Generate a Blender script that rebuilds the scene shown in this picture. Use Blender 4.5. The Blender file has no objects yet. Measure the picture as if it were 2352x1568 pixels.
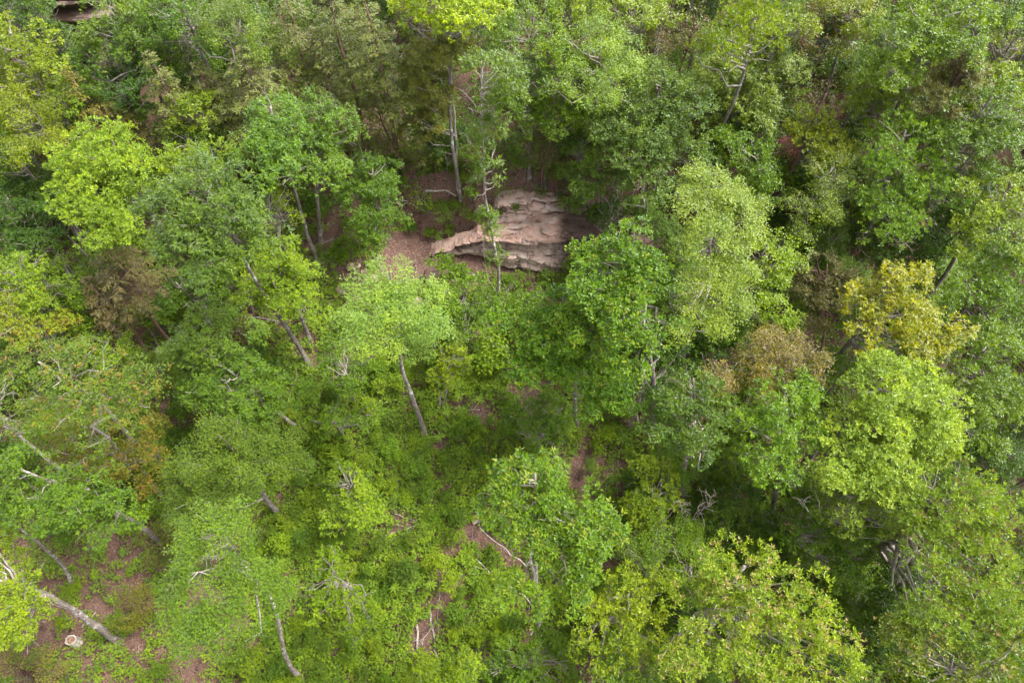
import bpy, math, random
import numpy as np
from mathutils import Vector, noise as mnoise

# ------------------------------------------------------------------ camera, light, exposure
SC = bpy.context.scene
RAD = math.radians
CAM = np.array([0.0, 0.0, 55.0])
TILT = RAD(34.0)                         # angle of the view axis from straight down
cam_d = bpy.data.cameras.new('drone_camera'); cam_d.lens = 24.0; cam_d.sensor_width = 36.0
cam_d.clip_start = 0.5; cam_d.clip_end = 600.0
cam = bpy.data.objects.new('drone_camera', cam_d)
cam.location = CAM; cam.rotation_euler = (TILT, 0, 0)
SC.collection.objects.link(cam); SC.camera = cam

SUN_EL, SUN_AZ = RAD(60), RAD(82)        # azimuth measured from +Y (uphill) towards +X (right)
world = bpy.data.worlds.new('World'); SC.world = world; world.use_nodes = True
wn = world.node_tree.nodes; wl = world.node_tree.links; wn.clear()
sky = wn.new('ShaderNodeTexSky'); sky.sky_type = 'NISHITA'; sky.sun_disc = False
sky.sun_elevation = SUN_EL; sky.sun_rotation = SUN_AZ
sky.air_density = 1.0; sky.dust_density = 4.0; sky.ozone_density = 0.6
bgn = wn.new('ShaderNodeBackground'); bgn.inputs['Strength'].default_value = 0.13
wo = wn.new('ShaderNodeOutputWorld')
hz = wn.new('ShaderNodeHueSaturation'); hz.inputs['Saturation'].default_value = .22      # thin bright overcast
wl.new(sky.outputs[0], hz.inputs['Color']); wl.new(hz.outputs[0], bgn.inputs['Color']); wl.new(bgn.outputs[0], wo.inputs['Surface'])
sun_d = bpy.data.lights.new('sun', 'SUN'); sun_d.energy = 2.0; sun_d.angle = RAD(20); sun_d.color = (1.0, .955, .88)
sun = bpy.data.objects.new('sun', sun_d); SC.collection.objects.link(sun)
sv = Vector((math.sin(SUN_AZ) * math.cos(SUN_EL), math.cos(SUN_AZ) * math.cos(SUN_EL), math.sin(SUN_EL)))
sun.rotation_euler = sv.to_track_quat('Z', 'Y').to_euler()
sun.location = (30, 30, 90)
SC.view_settings.view_transform = 'Standard'; SC.view_settings.look = 'None'
SC.view_settings.exposure = 1.66; SC.view_settings.gamma = 1.0
SC.view_settings.use_curve_mapping = False
SC.render.engine = 'CYCLES'
SC.cycles.max_bounces = 5; SC.cycles.diffuse_bounces = 3; SC.cycles.transmission_bounces = 3
SC.cycles.glossy_bounces = 1; SC.cycles.use_denoising = True

rng = np.random.default_rng(11)
random.seed(5)
PI = math.pi

# ------------------------------------------------------------------ places: a picture of 2352x1568 laid on the terrain
F = 1568.0
FWD = np.array([0, math.sin(TILT), -math.cos(TILT)]); UP = np.array([0, math.cos(TILT), math.sin(TILT)])
RT = np.array([1.0, 0, 0])
def ray(px, py):
    """direction with unit depth along the view axis"""
    return RT * (px - 1176) / F + UP * (784 - py) / F + FWD
def project(p):
    v = np.asarray(p, float) - CAM
    d = v @ FWD
    return 1176 + F * (v @ RT) / d, 784 - F * (v @ UP) / d, d

SMX = [-60, 7.3, 30, 38, 46, 110]; SMZ = [-12, 0, 9.0, 13.2, 18.6, 47]
SHX = [-60, 7.3, 33, 36.6, 40.9, 42.2, 46, 110]; SHZ = [-12, 0, 10.1, 10.9, 11.0, 16.4, 18.7, 47]
def sstep(a, b, x):
    t = np.clip((x - a) / (b - a), 0, 1); return t * t * (3 - 2 * t)
def terrain(x, y):
    x = np.asarray(x, float); y = np.asarray(y, float)
    A = sstep(-14, -8.5, x) * (1 - sstep(19, 26, x))
    z = np.interp(y, SMX, SMZ) * (1 - A) + np.interp(y, SHX, SHZ) * A
    q = 1 - A * sstep(33, 36, y) * (1 - sstep(45, 48, y))
    z = z + q * (.55 * np.sin(x * .17 + 1.3) * np.sin(y * .13 + .4) + .28 * np.sin(x * .43 + y * .31) + .16 * np.sin(x * .9 - y * .71 + 2))
    return z
def hit(px, py, h=0.0):
    """where the ray meets the terrain raised by h"""
    d = ray(px, py); lo, hi = 20.0, 140.0
    t = np.linspace(lo, hi, 400)
    P = CAM + t[:, None] * d
    g = P[:, 2] - terrain(P[:, 0], P[:, 1]) - h
    k = np.argmax(g < 0) if (g < 0).any() else len(t) - 1
    a, b = t[max(k - 1, 0)], t[k]
    for _ in range(18):
        m = .5 * (a + b); p = CAM + m * d
        if p[2] - terrain(p[0], p[1]) - h > 0: a = m
        else: b = m
    return CAM + a * d

# ------------------------------------------------------------------ mesh helpers
def link(o, parent=None):
    SC.collection.objects.link(o)
    if parent is not None: o.parent = parent
    return o
def quads(name, V, Q, mat=None, parent=None, smooth=False, attrs=None):
    V = np.asarray(V, np.float32).reshape(-1, 3); Q = np.asarray(Q, np.int32); w = Q.shape[-1]; Q = Q.reshape(-1, w)
    me = bpy.data.meshes.new(name)
    me.vertices.add(len(V)); me.vertices.foreach_set('co', V.ravel())
    me.loops.add(Q.size); me.polygons.add(len(Q))
    me.polygons.foreach_set('loop_start', np.arange(0, Q.size, w, dtype=np.int32))
    me.loops.foreach_set('vertex_index', Q.ravel())
    if smooth: me.polygons.foreach_set('use_smooth', np.ones(len(Q), bool))
    me.update(calc_edges=True)
    for k, v in (attrs or {}).items():
        a = me.attributes.new(k, 'FLOAT', 'FACE'); a.data.foreach_set('value', np.asarray(v, np.float32))
    if mat: me.materials.append(mat)
    o = bpy.data.objects.new(name, me)
    return link(o, parent)
def tag(o, label=None, cat=None, group=None, kind=None):
    if label: o['label'] = label
    if cat: o['category'] = cat
    if group: o['group'] = group
    if kind: o['kind'] = kind
    return o
def empty(name, loc):
    e = bpy.data.objects.new(name, None); e.location = tuple(loc); e.empty_display_size = .3
    return link(e)
class Tubes:
    def __init__(s): s.V = []; s.Q = []; s.n = 0
    def add(s, pts, rad, sides=6, wob=0.0, cap=True):
        pts = np.asarray(pts, float); n = len(pts)
        rad = np.full(n, rad) if np.isscalar(rad) else np.asarray(rad, float)
        T = np.gradient(pts, axis=0); T /= np.linalg.norm(T, axis=1)[:, None] + 1e-9
        ref = np.array([0, 0, 1.0]) if abs(T[:, 2]).mean() < .8 else np.array([1.0, 0, 0])
        A = np.cross(T, ref); A /= np.linalg.norm(A, axis=1)[:, None] + 1e-9
        B = np.cross(T, A)
        a = np.arange(sides) / sides * 2 * PI
        R = rad[:, None] * (1 + (wob * rng.standard_normal((n, sides)) if wob else 0))
        ring = pts[:, None] + R[..., None] * (np.cos(a)[None, :, None] * A[:, None] + np.sin(a)[None, :, None] * B[:, None])
        s.V.append(ring.reshape(-1, 3))
        i = np.arange(n - 1)[:, None] * sides; j = np.arange(sides)[None]; j2 = (j + 1) % sides
        s.Q.append(np.stack([i + j, i + j2, i + sides + j2, i + sides + j], -1).reshape(-1, 4) + s.n)
        s.n += n * sides
        if cap and sides in (6, 8):
            for o0 in (s.n - sides, s.n - n * sides):
                k = [[0, 1, 2, 3], [0, 3, 4, 5]] if sides == 6 else [[0, 1, 2, 3], [0, 3, 4, 7], [4, 5, 6, 7]]
                s.Q.append(np.array(k) + o0)
    def build(s, name, mat, parent=None, smooth=True):
        return quads(name, np.concatenate(s.V), np.concatenate(s.Q), mat, parent, smooth)
def curve(a, b, n=5, sag=0.0, wob=0.0):
    a = np.asarray(a, float); b = np.asarray(b, float); t = np.linspace(0, 1, n)[:, None]
    P = a + (b - a) * t
    P[:, 2] += sag * 4 * (t * (1 - t))[:, 0]
    if wob: P[1:-1] += rng.standard_normal((n - 2, 3)) * wob * np.linalg.norm(b - a)
    return P
def unit(v): return v / (np.linalg.norm(v, axis=-1, keepdims=True) + 1e-9)
def rnd_dirs(n): return unit(rng.standard_normal((n, 3)))

# ------------------------------------------------------------------ materials
def new_mat(name):
    m = bpy.data.materials.new(name); m.use_nodes = True
    nt = m.node_tree; nt.nodes.clear()
    out = nt.nodes.new('ShaderNodeOutputMaterial')
    return m, nt, out
def N(nt, t, **k):
    n = nt.nodes.new(t)
    for a, b in k.items(): setattr(n, a, b)
    return n
def rgb(c): return (c[0], c[1], c[2], 1.0)
def leaf_mat(name, young=(1.25, 1.15, .75), accent=None, trans=.38, rough=.6, hue=.02, gloss=.018):
    """leaf: the object's own colour, varied leaf by leaf; 'tint' 0..1 per leaf, 'accent' 0/1 marks leaves of the second colour"""
    m, nt, out = new_mat(name); L = nt.links
    oi = N(nt, 'ShaderNodeObjectInfo'); at = N(nt, 'ShaderNodeAttribute', attribute_name='tint'); ac = N(nt, 'ShaderNodeAttribute', attribute_name='accent')
    mul = N(nt, 'ShaderNodeMix', data_type='RGBA', blend_type='MULTIPLY'); mul.inputs['Factor'].default_value = 1
    ramp = N(nt, 'ShaderNodeValToRGB'); e = ramp.color_ramp.elements
    e[0].position = 0; e[0].color = (.66, .72, .70, 1); e[1].position = 1; e[1].color = rgb(young)
    k = e.new(.55); k.color = (1, 1, 1, 1)
    L.new(at.outputs['Fac'], ramp.inputs[0])
    L.new(oi.outputs['Color'], mul.inputs[6]); L.new(ramp.outputs[0], mul.inputs[7])
    col = mul.outputs[2]
    if accent:
        mx = N(nt, 'ShaderNodeMix', data_type='RGBA'); mx.inputs[7].default_value = rgb(accent)
        L.new(ac.outputs['Fac'], mx.inputs['Factor']); L.new(col, mx.inputs[6]); col = mx.outputs[2]
    d = N(nt, 'ShaderNodeBsdfDiffuse'); t = N(nt, 'ShaderNodeBsdfTranslucent'); g = N(nt, 'ShaderNodeBsdfGlossy'); g.inputs['Roughness'].default_value = rough
    g.inputs['Color'].default_value = (.9, .95, 1, 1)
    L.new(col, d.inputs['Color'])
    br = N(nt, 'ShaderNodeMix', data_type='RGBA', blend_type='MULTIPLY'); br.inputs['Factor'].default_value = 1; br.inputs[7].default_value = (1.45, 1.35, .6, 1)
    L.new(col, br.inputs[6]); L.new(br.outputs[2], t.inputs['Color'])
    m1 = N(nt, 'ShaderNodeMixShader'); m1.inputs[0].default_value = trans
    L.new(d.outputs[0], m1.inputs[1]); L.new(t.outputs[0], m1.inputs[2])
    fr = N(nt, 'ShaderNodeFresnel'); fr.inputs['IOR'].default_value = 1.4
    fm = N(nt, 'ShaderNodeMath', operation='MULTIPLY'); fm.inputs[1].default_value = gloss * 5
    L.new(fr.outputs[0], fm.inputs[0])
    m2 = N(nt, 'ShaderNodeMixShader'); L.new(fm.outputs[0], m2.inputs[0]); L.new(m1.outputs[0], m2.inputs[1]); L.new(g.outputs[0], m2.inputs[2])
    L.new(m2.outputs[0], out.inputs['Surface'])
    return m
def noisy_mat(name, cols, scale=3.0, detail=8, stretch=(1, 1, 1), bump=.3, rough=.9, bscale=None, pos=None, spots=None, obj_tint=False, coord='Object'):
    """rough natural surface: noise ramp of colours, optional spots of one more colour, bump"""
    m, nt, out = new_mat(name); L = nt.links
    tc = N(nt, 'ShaderNodeTexCoord'); mp = N(nt, 'ShaderNodeMapping'); mp.inputs['Scale'].default_value = stretch
    L.new(tc.outputs[coord], mp.inputs[0])
    n = N(nt, 'ShaderNodeTexNoise'); n.inputs['Scale'].default_value = scale; n.inputs['Detail'].default_value = detail; n.inputs['Roughness'].default_value = .65
    L.new(mp.outputs[0], n.inputs['Vector'])
    r = N(nt, 'ShaderNodeValToRGB'); e = r.color_ramp.elements
    ps = pos or list(np.linspace(.3, .7, len(cols)))
    e[0].position = ps[0]; e[0].color = rgb(cols[0]); e[1].position = ps[-1]; e[1].color = rgb(cols[-1])
    for p, c in list(zip(ps, cols))[1:-1]: k = e.new(p); k.color = rgb(c)
    L.new(n.outputs['Fac'], r.inputs[0]); col = r.outputs[0]
    for (sc_, lo, hi, c) in (spots or []):
        n2 = N(nt, 'ShaderNodeTexNoise'); n2.inputs['Scale'].default_value = sc_; n2.inputs['Detail'].default_value = 5
        L.new(tc.outputs[coord], n2.inputs['Vector'])
        mr = N(nt, 'ShaderNodeMapRange'); mr.inputs['From Min'].default_value = lo; mr.inputs['From Max'].default_value = hi
        L.new(n2.outputs['Fac'], mr.inputs['Value'])
        mx = N(nt, 'ShaderNodeMix', data_type='RGBA'); mx.inputs[7].default_value = rgb(c)
        L.new(mr.outputs[0], mx.inputs['Factor']); L.new(col, mx.inputs[6]); col = mx.outputs[2]
    if obj_tint:
        oi = N(nt, 'ShaderNodeObjectInfo'); mu = N(nt, 'ShaderNodeMix', data_type='RGBA', blend_type='MULTIPLY'); mu.inputs['Factor'].default_value = 1
        L.new(col, mu.inputs[6]); L.new(oi.outputs['Color'], mu.inputs[7]); col = mu.outputs[2]
    b = N(nt, 'ShaderNodeBsdfPrincipled'); b.inputs['Roughness'].default_value = rough
    b.inputs['Specular IOR Level'].default_value = .25
    L.new(col, b.inputs['Base Color'])
    n3 = N(nt, 'ShaderNodeTexNoise'); n3.inputs['Scale'].default_value = bscale or scale * 3; n3.inputs['Detail'].default_value = 6
    L.new(mp.outputs[0], n3.inputs['Vector'])
    bp = N(nt, 'ShaderNodeBump'); bp.inputs['Strength'].default_value = bump; bp.inputs['Distance'].default_value = .1
    L.new(n3.outputs['Fac'], bp.inputs['Height']); L.new(bp.outputs[0], b.inputs['Normal'])
    L.new(b.outputs[0], out.inputs['Surface'])
    return m

M = {}
M['leaf'] = leaf_mat('leaf_green')
M['leaf_orange'] = leaf_mat('leaf_orange_tipped', accent=(.30, .18, .035))
M['leaf_gold'] = leaf_mat('leaf_gold_tipped', accent=(.25, .30, .03))
M['leaf_tan'] = leaf_mat('leaf_tan_tipped', accent=(.46, .36, .15))
M['leaf_red'] = leaf_mat('leaf_red_tipped', accent=(.25, .18, .085))
M['leaf_pink'] = leaf_mat('blossom_pink', accent=(.62, .16, .26))
M['needle'] = leaf_mat('needle_olive', young=(1.25, 1.2, .8), accent=(.17, .13, .06), trans=.25, gloss=.02)
M['bark'] = noisy_mat('bark_grey', [(.085, .07, .062), (.21, .175, .155), (.36, .32, .295)], 5, stretch=(1, 1, .35), bump=.7, spots=[(2.2, .58, .66, (.52, .51, .48))], obj_tint=True)
M['bark_pale'] = noisy_mat('bark_pale', [(.22, .18, .155), (.40, .35, .31), (.60, .55, .50)], 4, stretch=(1, 1, .4), bump=.5, obj_tint=True)
M['bark_red'] = noisy_mat('bark_reddish', [(.10, .055, .045), (.20, .115, .09), (.29, .19, .155)], 5, stretch=(1, 1, .4), bump=.7, obj_tint=True)
M['dead'] = noisy_mat('dead_wood', [(.16, .12, .105), (.33, .27, .235), (.48, .42, .37)], 6, stretch=(1, 1, .5), bump=.5, obj_tint=True)
M['litter'] = noisy_mat('leaf_litter_brown', [(.06, .034, .027), (.135, .076, .058), (.21, .125, .098), (.32, .21, .17)], 9, detail=10, bump=.9, bscale=14,
                        pos=[.28, .45, .58, .74], spots=[(.22, .54, .72, (.20, .115, .092)), (1.4, .56, .68, (.085, .045, .036)), (5.0, .60, .70, (.30, .22, .18)), (.35, .64, .74, (.29, .18, .14))])
# ------------------------------------------------------------------ ground
def build_ground():
    xs = np.concatenate([np.arange(-130, -45, 4.0), np.arange(-45, 45, .45), np.arange(45, 131, 4.0)])
    ys = np.concatenate([np.arange(-50, -8, 3.0), np.arange(-8, 62, .45), np.arange(62, 112, 4.0)])
    X, Y = np.meshgrid(xs, ys); Z = terrain(X, Y)
    Z = Z + .05 * np.sin(X * 3.1 + Y * 1.7) * np.sin(Y * 2.9 - X) + rng.normal(0, .022, Z.shape)
    V = np.stack([X, Y, Z], -1).reshape(-1, 3); nx = len(xs); ny = len(ys)
    i, j = np.meshgrid(np.arange(nx - 1), np.arange(ny - 1)); a = (j * nx + i).ravel()
    o = quads('ground', V, np.stack([a, a + 1, a + nx + 1, a + nx], 1), M['litter'], smooth=True)
    tag(o, kind='structure')
build_ground()

# ------------------------------------------------------------------ sandstone ledge
def rock_mat(name, base, stain=0.0, pale=0.5, dk=1.0):
    m, nt, out = new_mat(name); L = nt.links
    tc = N(nt, 'ShaderNodeTexCoord')
    n1 = N(nt, 'ShaderNodeTexNoise'); n1.inputs['Scale'].default_value = .9; n1.inputs['Detail'].default_value = 9; n1.inputs['Roughness'].default_value = .62
    mp = N(nt, 'ShaderNodeMapping'); mp.inputs['Scale'].default_value = (.55, 1, 2.6); L.new(tc.outputs['Object'], mp.inputs[0]); L.new(mp.outputs[0], n1.inputs['Vector'])
    r = N(nt, 'ShaderNodeValToRGB'); e = r.color_ramp.elements
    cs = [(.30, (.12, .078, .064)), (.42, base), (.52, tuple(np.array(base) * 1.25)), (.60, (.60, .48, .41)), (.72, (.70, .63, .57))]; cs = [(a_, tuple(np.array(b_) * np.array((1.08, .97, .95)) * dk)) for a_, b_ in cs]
    e[0].position = cs[0][0]; e[0].color = rgb(cs[0][1]); e[1].position = cs[-1][0]; e[1].color = rgb(cs[-1][1])
    for p, c in cs[1:-1]: k = e.new(p); k.color = rgb(c)
    L.new(n1.outputs['Fac'], r.inputs[0]); col = r.outputs[0]
    def over(col, scale, lo, hi, c, st=(1, 1, 1), amt=1.0):
        mq = N(nt, 'ShaderNodeMapping'); mq.inputs['Scale'].default_value = st; L.new(tc.outputs['Object'], mq.inputs[0])
        n = N(nt, 'ShaderNodeTexNoise'); n.inputs['Scale'].default_value = scale; n.inputs['Detail'].default_value = 7; n.inputs['Roughness'].default_value = .7
        L.new(mq.outputs[0], n.inputs['Vector'])
        mr = N(nt, 'ShaderNodeMapRange'); mr.inputs['From Min'].default_value = lo; mr.inputs['From Max'].default_value = hi; mr.inputs['To Max'].default_value = amt
        L.new(n.outputs['Fac'], mr.inputs['Value'])
        mx = N(nt, 'ShaderNodeMix', data_type='RGBA'); mx.inputs[7].default_value = rgb(c)
        L.new(mr.outputs[0], mx.inputs['Factor']); L.new(col, mx.inputs[6]); return mx.outputs[2]
    col = over(col, 1.6, .56, .68, tuple(np.array((.38, .20, .11)) * dk), (.5, 1, 1.5), .7)         # rust
    col = over(col, 2.4, .58, .70, tuple(np.array((.52, .49, .46)) * dk), (1, 1, 1), pale)          # lichen
    col = over(col, 6.0, .60, .72, (.10, .075, .065), (1, 1, 2.5), .7)        # grime in pits
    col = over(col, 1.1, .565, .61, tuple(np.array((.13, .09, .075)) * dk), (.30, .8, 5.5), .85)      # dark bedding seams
    col = over(col, 1.3, .54, .62, tuple(np.array((.62, .55, .49)) * dk), (.45, 1, 2.2), pale)
    # wet black stain that covers the east end of the ledge
    sx = N(nt, 'ShaderNodeSeparateXYZ'); L.new(tc.outputs['Object'], sx.inputs[0])
    nz = N(nt, 'ShaderNodeTexNoise'); nz.inputs['Scale'].default_value = .8; nz.inputs['Detail'].default_value = 6; L.new(tc.outputs['Object'], nz.inputs['Vector'])
    ad = N(nt, 'ShaderNodeMath', operation='MULTIPLY_ADD'); ad.inputs[1].default_value = 3.6; L.new(nz.outputs['Fac'], ad.inputs[0]); L.new(sx.outputs['X'], ad.inputs[2])
    mr = N(nt, 'ShaderNodeMapRange'); mr.inputs['From Min'].default_value = 5.0; mr.inputs['From Max'].default_value = 6.3; mr.inputs['To Max'].default_value = .86
    L.new(ad.outputs[0], mr.inputs['Value'])
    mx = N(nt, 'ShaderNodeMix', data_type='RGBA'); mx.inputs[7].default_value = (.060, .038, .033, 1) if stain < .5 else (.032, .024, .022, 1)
    L.new(mr.outputs[0], mx.inputs['Factor']); L.new(col, mx.inputs[6]); col = mx.outputs[2]
    b = N(nt, 'ShaderNodeBsdfPrincipled'); b.inputs['Roughness'].default_value = .88; b.inputs['Specular IOR Level'].default_value = .2
    L.new(col, b.inputs['Base Color'])
    bn = N(nt, 'ShaderNodeTexNoise'); bn.inputs['Scale'].default_value = 3.2; bn.inputs['Detail'].default_value = 9; bn.inputs['Roughness'].default_value = .7
    m3 = N(nt, 'ShaderNodeMapping'); m3.inputs['Scale'].default_value = (.6, 1, 2.2); L.new(tc.outputs['Object'], m3.inputs[0]); L.new(m3.outputs[0], bn.inputs['Vector'])
    bp = N(nt, 'ShaderNodeBump'); bp.inputs['Strength'].default_value = .85; bp.inputs['Distance'].default_value = .18
    L.new(bn.outputs['Fac'], bp.inputs['Height']); L.new(bp.outputs[0], b.inputs['Normal']); L.new(b.outputs[0], out.inputs['Surface'])
    return m
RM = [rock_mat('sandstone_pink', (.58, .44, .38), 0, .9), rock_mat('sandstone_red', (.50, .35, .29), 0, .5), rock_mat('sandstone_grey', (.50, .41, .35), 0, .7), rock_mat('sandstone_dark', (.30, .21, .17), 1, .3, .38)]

def zc(pts):      # control points read in the 3.357x enlargement of the ledge -> picture coordinates
    a = np.array(pts, float); return (1100 + a[:, 0] / 3.357) * .784, (500 + a[:, 1] / 3.357) * .784
CUR = {
 'top': [(1130, 420), (1180, 300), (1210, 262), (1300, 236), (1450, 236), (1560, 278), (1680, 255), (1800, 258), (1900, 300), (2100, 335), (2400, 380), (3000, 440)],
 's1': [(1130, 440), (1200, 352), (1350, 342), (1480, 325), (1560, 296), (1700, 330), (1820, 300), (1900, 330), (2100, 360), (2400, 420), (3000, 500)],
 's2': [(1120, 500), (1170, 522), (1350, 492), (1480, 500), (1560, 482), (1640, 438), (1760, 404), (1900, 430), (2100, 450), (2400, 500), (3000, 580)],
 's3': [(780, 640), (950, 575), (1100, 600), (1250, 598), (1400, 585), (1520, 556), (1640, 534), (1850, 522), (2100, 522), (2400, 560), (3000, 640)],
 'lt': [(300, 852), (450, 790), (600, 745), (700, 722), (800, 680), (950, 600), (1000, 560), (1100, 590), (1250, 590), (1400, 578), (1640, 526), (1850, 514), (2100, 512), (2400, 552), (3000, 630)],
 'lb': [(300, 872), (350, 886), (420, 892), (520, 862), (600, 818), (700, 782), (850, 742), (1000, 714), (1100, 698), (1250, 698), (1400, 714), (1600, 728), (1750, 712), (1900, 690), (2100, 684), (2400, 720), (3000, 800)],
 'w1': [(640, 800), (850, 770), (1050, 760), (1250, 792), (1420, 800), (1480, 812), (1510, 858), (1700, 862), (2000, 846), (2400, 870), (3000, 930)],
 'wb': [(600, 830), (680, 812), (740, 818), (800, 826), (920, 828), (1010, 836), (1080, 862), (1150, 884), (1230, 930), (1300, 956), (1360, 968), (1420, 962), (1500, 984), (1560, 1004), (1640, 1000), (1800, 990), (2000, 985), (2400, 975), (3000, 1000)],
}
CUR = {k: zc(v) for k, v in CUR.items()}
def cy(name, x): return np.interp(x, CUR[name][0], CUR[name][1])
def atY(px, py, Y):
    d = ray(px, py); return CAM + d * (Y / d[1])
def rnoise(p, s=1.0, o=0.0): return mnoise.noise(Vector((p[0] * s + o, p[1] * s, p[2] * s * 2.2)))
def rock_band(name, parent, ctop, cbot, x0, x1, Ytop, Ybot, mat, bulge=.25, back=1.6, rough=.16, seed=0.0, under=.12, blk=.42, rows=16, step=2.0, backtop=.9):
    """one bed of sandstone: face from the upper to the lower contour, a bulging front, top and underside running back into the hill"""
    xs = np.arange(x0, x1 + .1, step); G = []
    for x in xs:
        yt, yb = cy(ctop, x), cy(cbot, x)
        if yb - yt < 3: yb = yt + 3
        Yt = Ytop(x) if callable(Ytop) else Ytop; Yb = Ybot(x) if callable(Ybot) else Ybot
        ef = min(1, (x - x0) / 9 + .3, (x1 - x) / 22 + .05)          # ends run back into the hill
        col = []
        for j in range(rows + 1):
            v = j / rows
            Y = Yt + (Yb - Yt) * v - bulge * math.sin(PI * v ** .75) + (1 - ef) * .9 + under * max(0, (v - .84) / .16) ** 1.5
            col.append(atY(x, yt + (yb - yt) * v, Y))
        for j, p in enumerate(col):
            w = .35 + .65 * math.sin(PI * min(1, max(0, j / rows)))
            ck = abs(rnoise(p, .75, seed + 3)) ; cr = .30 * max(0, 1 - ck / .045) + .16 * max(0, 1 - abs(rnoise(p, 1.7, seed + 31)) / .05)
            zq = (p[2] * 2.1 + .9 * rnoise(p, .3, seed + 2)) % 1.0; cr += .26 if zq < .13 and blk > 0 else 0.0
            p += np.array([0, 1, 0]) * (cr * w + 1.1 * rough * w * (rnoise(p, .9, seed) + .7 * rnoise(p, 2.3, seed + 9) + .4 * rnoise(p, 5.5, seed + 19)) + w * blk * mnoise.cell(Vector((p[0] * .42 + 1.3 * rnoise(p, .5, seed) + seed, 0.5, p[2] * 2.1 + .9 * rnoise(p, .3, seed + 2)))) + .10 * w * mnoise.cell(Vector((p[0] * 1.3 + 1.2 * rnoise(p, .9, seed) + seed, 3.5, p[2] * 4.6 + rnoise(p, .5, seed)))))
        t0 = col[0] + np.array([0, backtop, .12]); b0 = col[-1] + np.array([0, .18, -.07]); b1 = col[-1] + np.array([0, back, -.02])
        G.append([t0 + np.array([0, .6, -.9]), t0] + col + [b0, b1])
    G = np.array(G); n, m = G.shape[:2]
    i, j = np.meshgrid(np.arange(m - 1), np.arange(n - 1)); a = (j * m + i).ravel()
    o = quads(name, G.reshape(-1, 3), np.stack([a, a + 1, a + m + 1, a + m], 1), mat, parent, smooth=False)
    return o
FLOOR = 10.95
def lipY(x): return float(np.interp(x, [930, 1000, 1120, 1250, 1400, 1560], [38.4, 38.1, 37.6, 37.1, 37.3, 38.0]))
def wallbot(x):
    th = TILT + math.atan((784 - cy('wb', x)) / F); return (55 - FLOOR) * math.tan(th)
def xr(a): return (1100 + a / 3.357) * .784
ledge = empty('rock_outcrop', (0, 38, 11)); tag(ledge, 'layered pinkish sandstone ledge with an overhanging lip in the forest clearing', 'rock outcrop')
ledge.location = (0, 0, 0)
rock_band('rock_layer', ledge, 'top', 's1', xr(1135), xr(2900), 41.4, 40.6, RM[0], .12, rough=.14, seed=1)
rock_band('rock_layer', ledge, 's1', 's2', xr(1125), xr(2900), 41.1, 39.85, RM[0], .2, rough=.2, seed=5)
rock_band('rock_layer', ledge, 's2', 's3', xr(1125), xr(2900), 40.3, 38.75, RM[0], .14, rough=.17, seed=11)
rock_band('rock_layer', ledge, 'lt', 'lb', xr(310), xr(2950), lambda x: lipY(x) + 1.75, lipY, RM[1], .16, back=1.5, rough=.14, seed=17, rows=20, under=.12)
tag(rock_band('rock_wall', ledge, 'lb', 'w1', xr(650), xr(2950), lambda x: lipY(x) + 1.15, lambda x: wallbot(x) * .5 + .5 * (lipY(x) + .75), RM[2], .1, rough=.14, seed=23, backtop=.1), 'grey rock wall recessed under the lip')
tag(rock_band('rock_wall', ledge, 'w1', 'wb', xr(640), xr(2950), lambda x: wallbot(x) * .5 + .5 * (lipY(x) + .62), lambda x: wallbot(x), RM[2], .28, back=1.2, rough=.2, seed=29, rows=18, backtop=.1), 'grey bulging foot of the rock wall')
# dark beds further along, right of the ledge, seen through the gap in the crowns
def bank():
    xs = np.arange(xr(280), xr(3000), 4.0); G = []
    for x in xs:
        p = atY(x, cy('lt', x), lipY(x) + 1.75); p[2] -= .06 + .6 * float(sstep(xr(980), xr(1100), x))
        q = p.copy(); q[1] = 43.6; q[0] = p[0]; q[2] = terrain(q[0], q[1]) + .08
        w = float(sstep(xr(1040), xr(1160), x)); q = q * (1 - w) + np.array([p[0], 41.0, min(p[2] - .3, 13.0)]) * w
        row = []
        for k in range(9):
            t = k / 8; r = p + (q - p) * t; r[2] += .25 * math.sin(PI * t) * (.6 + rnoise(r, .6)) + (.06 * rnoise(r, 2.0)) - .22 * (1 - t) ** 6
            row.append(r)
        G.append(row)
    G = np.array(G); n, m = G.shape[:2]
    i, j = np.meshgrid(np.arange(m - 1), np.arange(n - 1)); a = (j * m + i).ravel()
    tag(quads('ground_bank', G.reshape(-1, 3), np.stack([a, a + m, a + m + 1, a + 1], 1), M['litter'], smooth=True), kind='structure')
    return G
BANK = bank()

def lump(name, parent, size, mat, seed=0.0, n=7, jag=.22, loc=(0, 0, 0), rotz=0.0, tilt=(0, 0)):
    """angular slab: a squashed superellipsoid with noisy facets"""
    V = []
    for i in range(n + 1):
        th = PI * i / n
        for j in range(2 * n):
            ph = PI * j / n
            p = np.array([math.sin(th) * math.cos(ph), math.sin(th) * math.sin(ph), math.cos(th)])
            p = np.sign(p) * np.abs(p) ** .62
            p = p * (1 + jag * mnoise.noise(Vector(p * 1.3 + seed)) + jag * .5 * mnoise.noise(Vector(p * 3.1 + seed)))
            V.append(p * np.array(size) * .5)
    Q = [[i * 2 * n + j, (i + 1) * 2 * n + j, (i + 1) * 2 * n + (j + 1) % (2 * n), i * 2 * n + (j + 1) % (2 * n)] for i in range(n) for j in range(2 * n)]
    o = quads(name, V, Q, mat, parent, smooth=False)
    o.location = tuple(loc); o.rotation_euler = (tilt[0], tilt[1], rotz)
    return o
def boulder(px, py, w, h, d, mat, label, rotz=0, tilt=(0, 0), seed=0, sink=.25):
    p = hit(px, py); s = p.copy(); s[2] += h * (.5 - sink)
    o = lump('boulder', None, (w, d, h), mat, seed, n=8, loc=s, rotz=rotz, tilt=tilt)
    tag(o, label, 'boulder')
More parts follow.
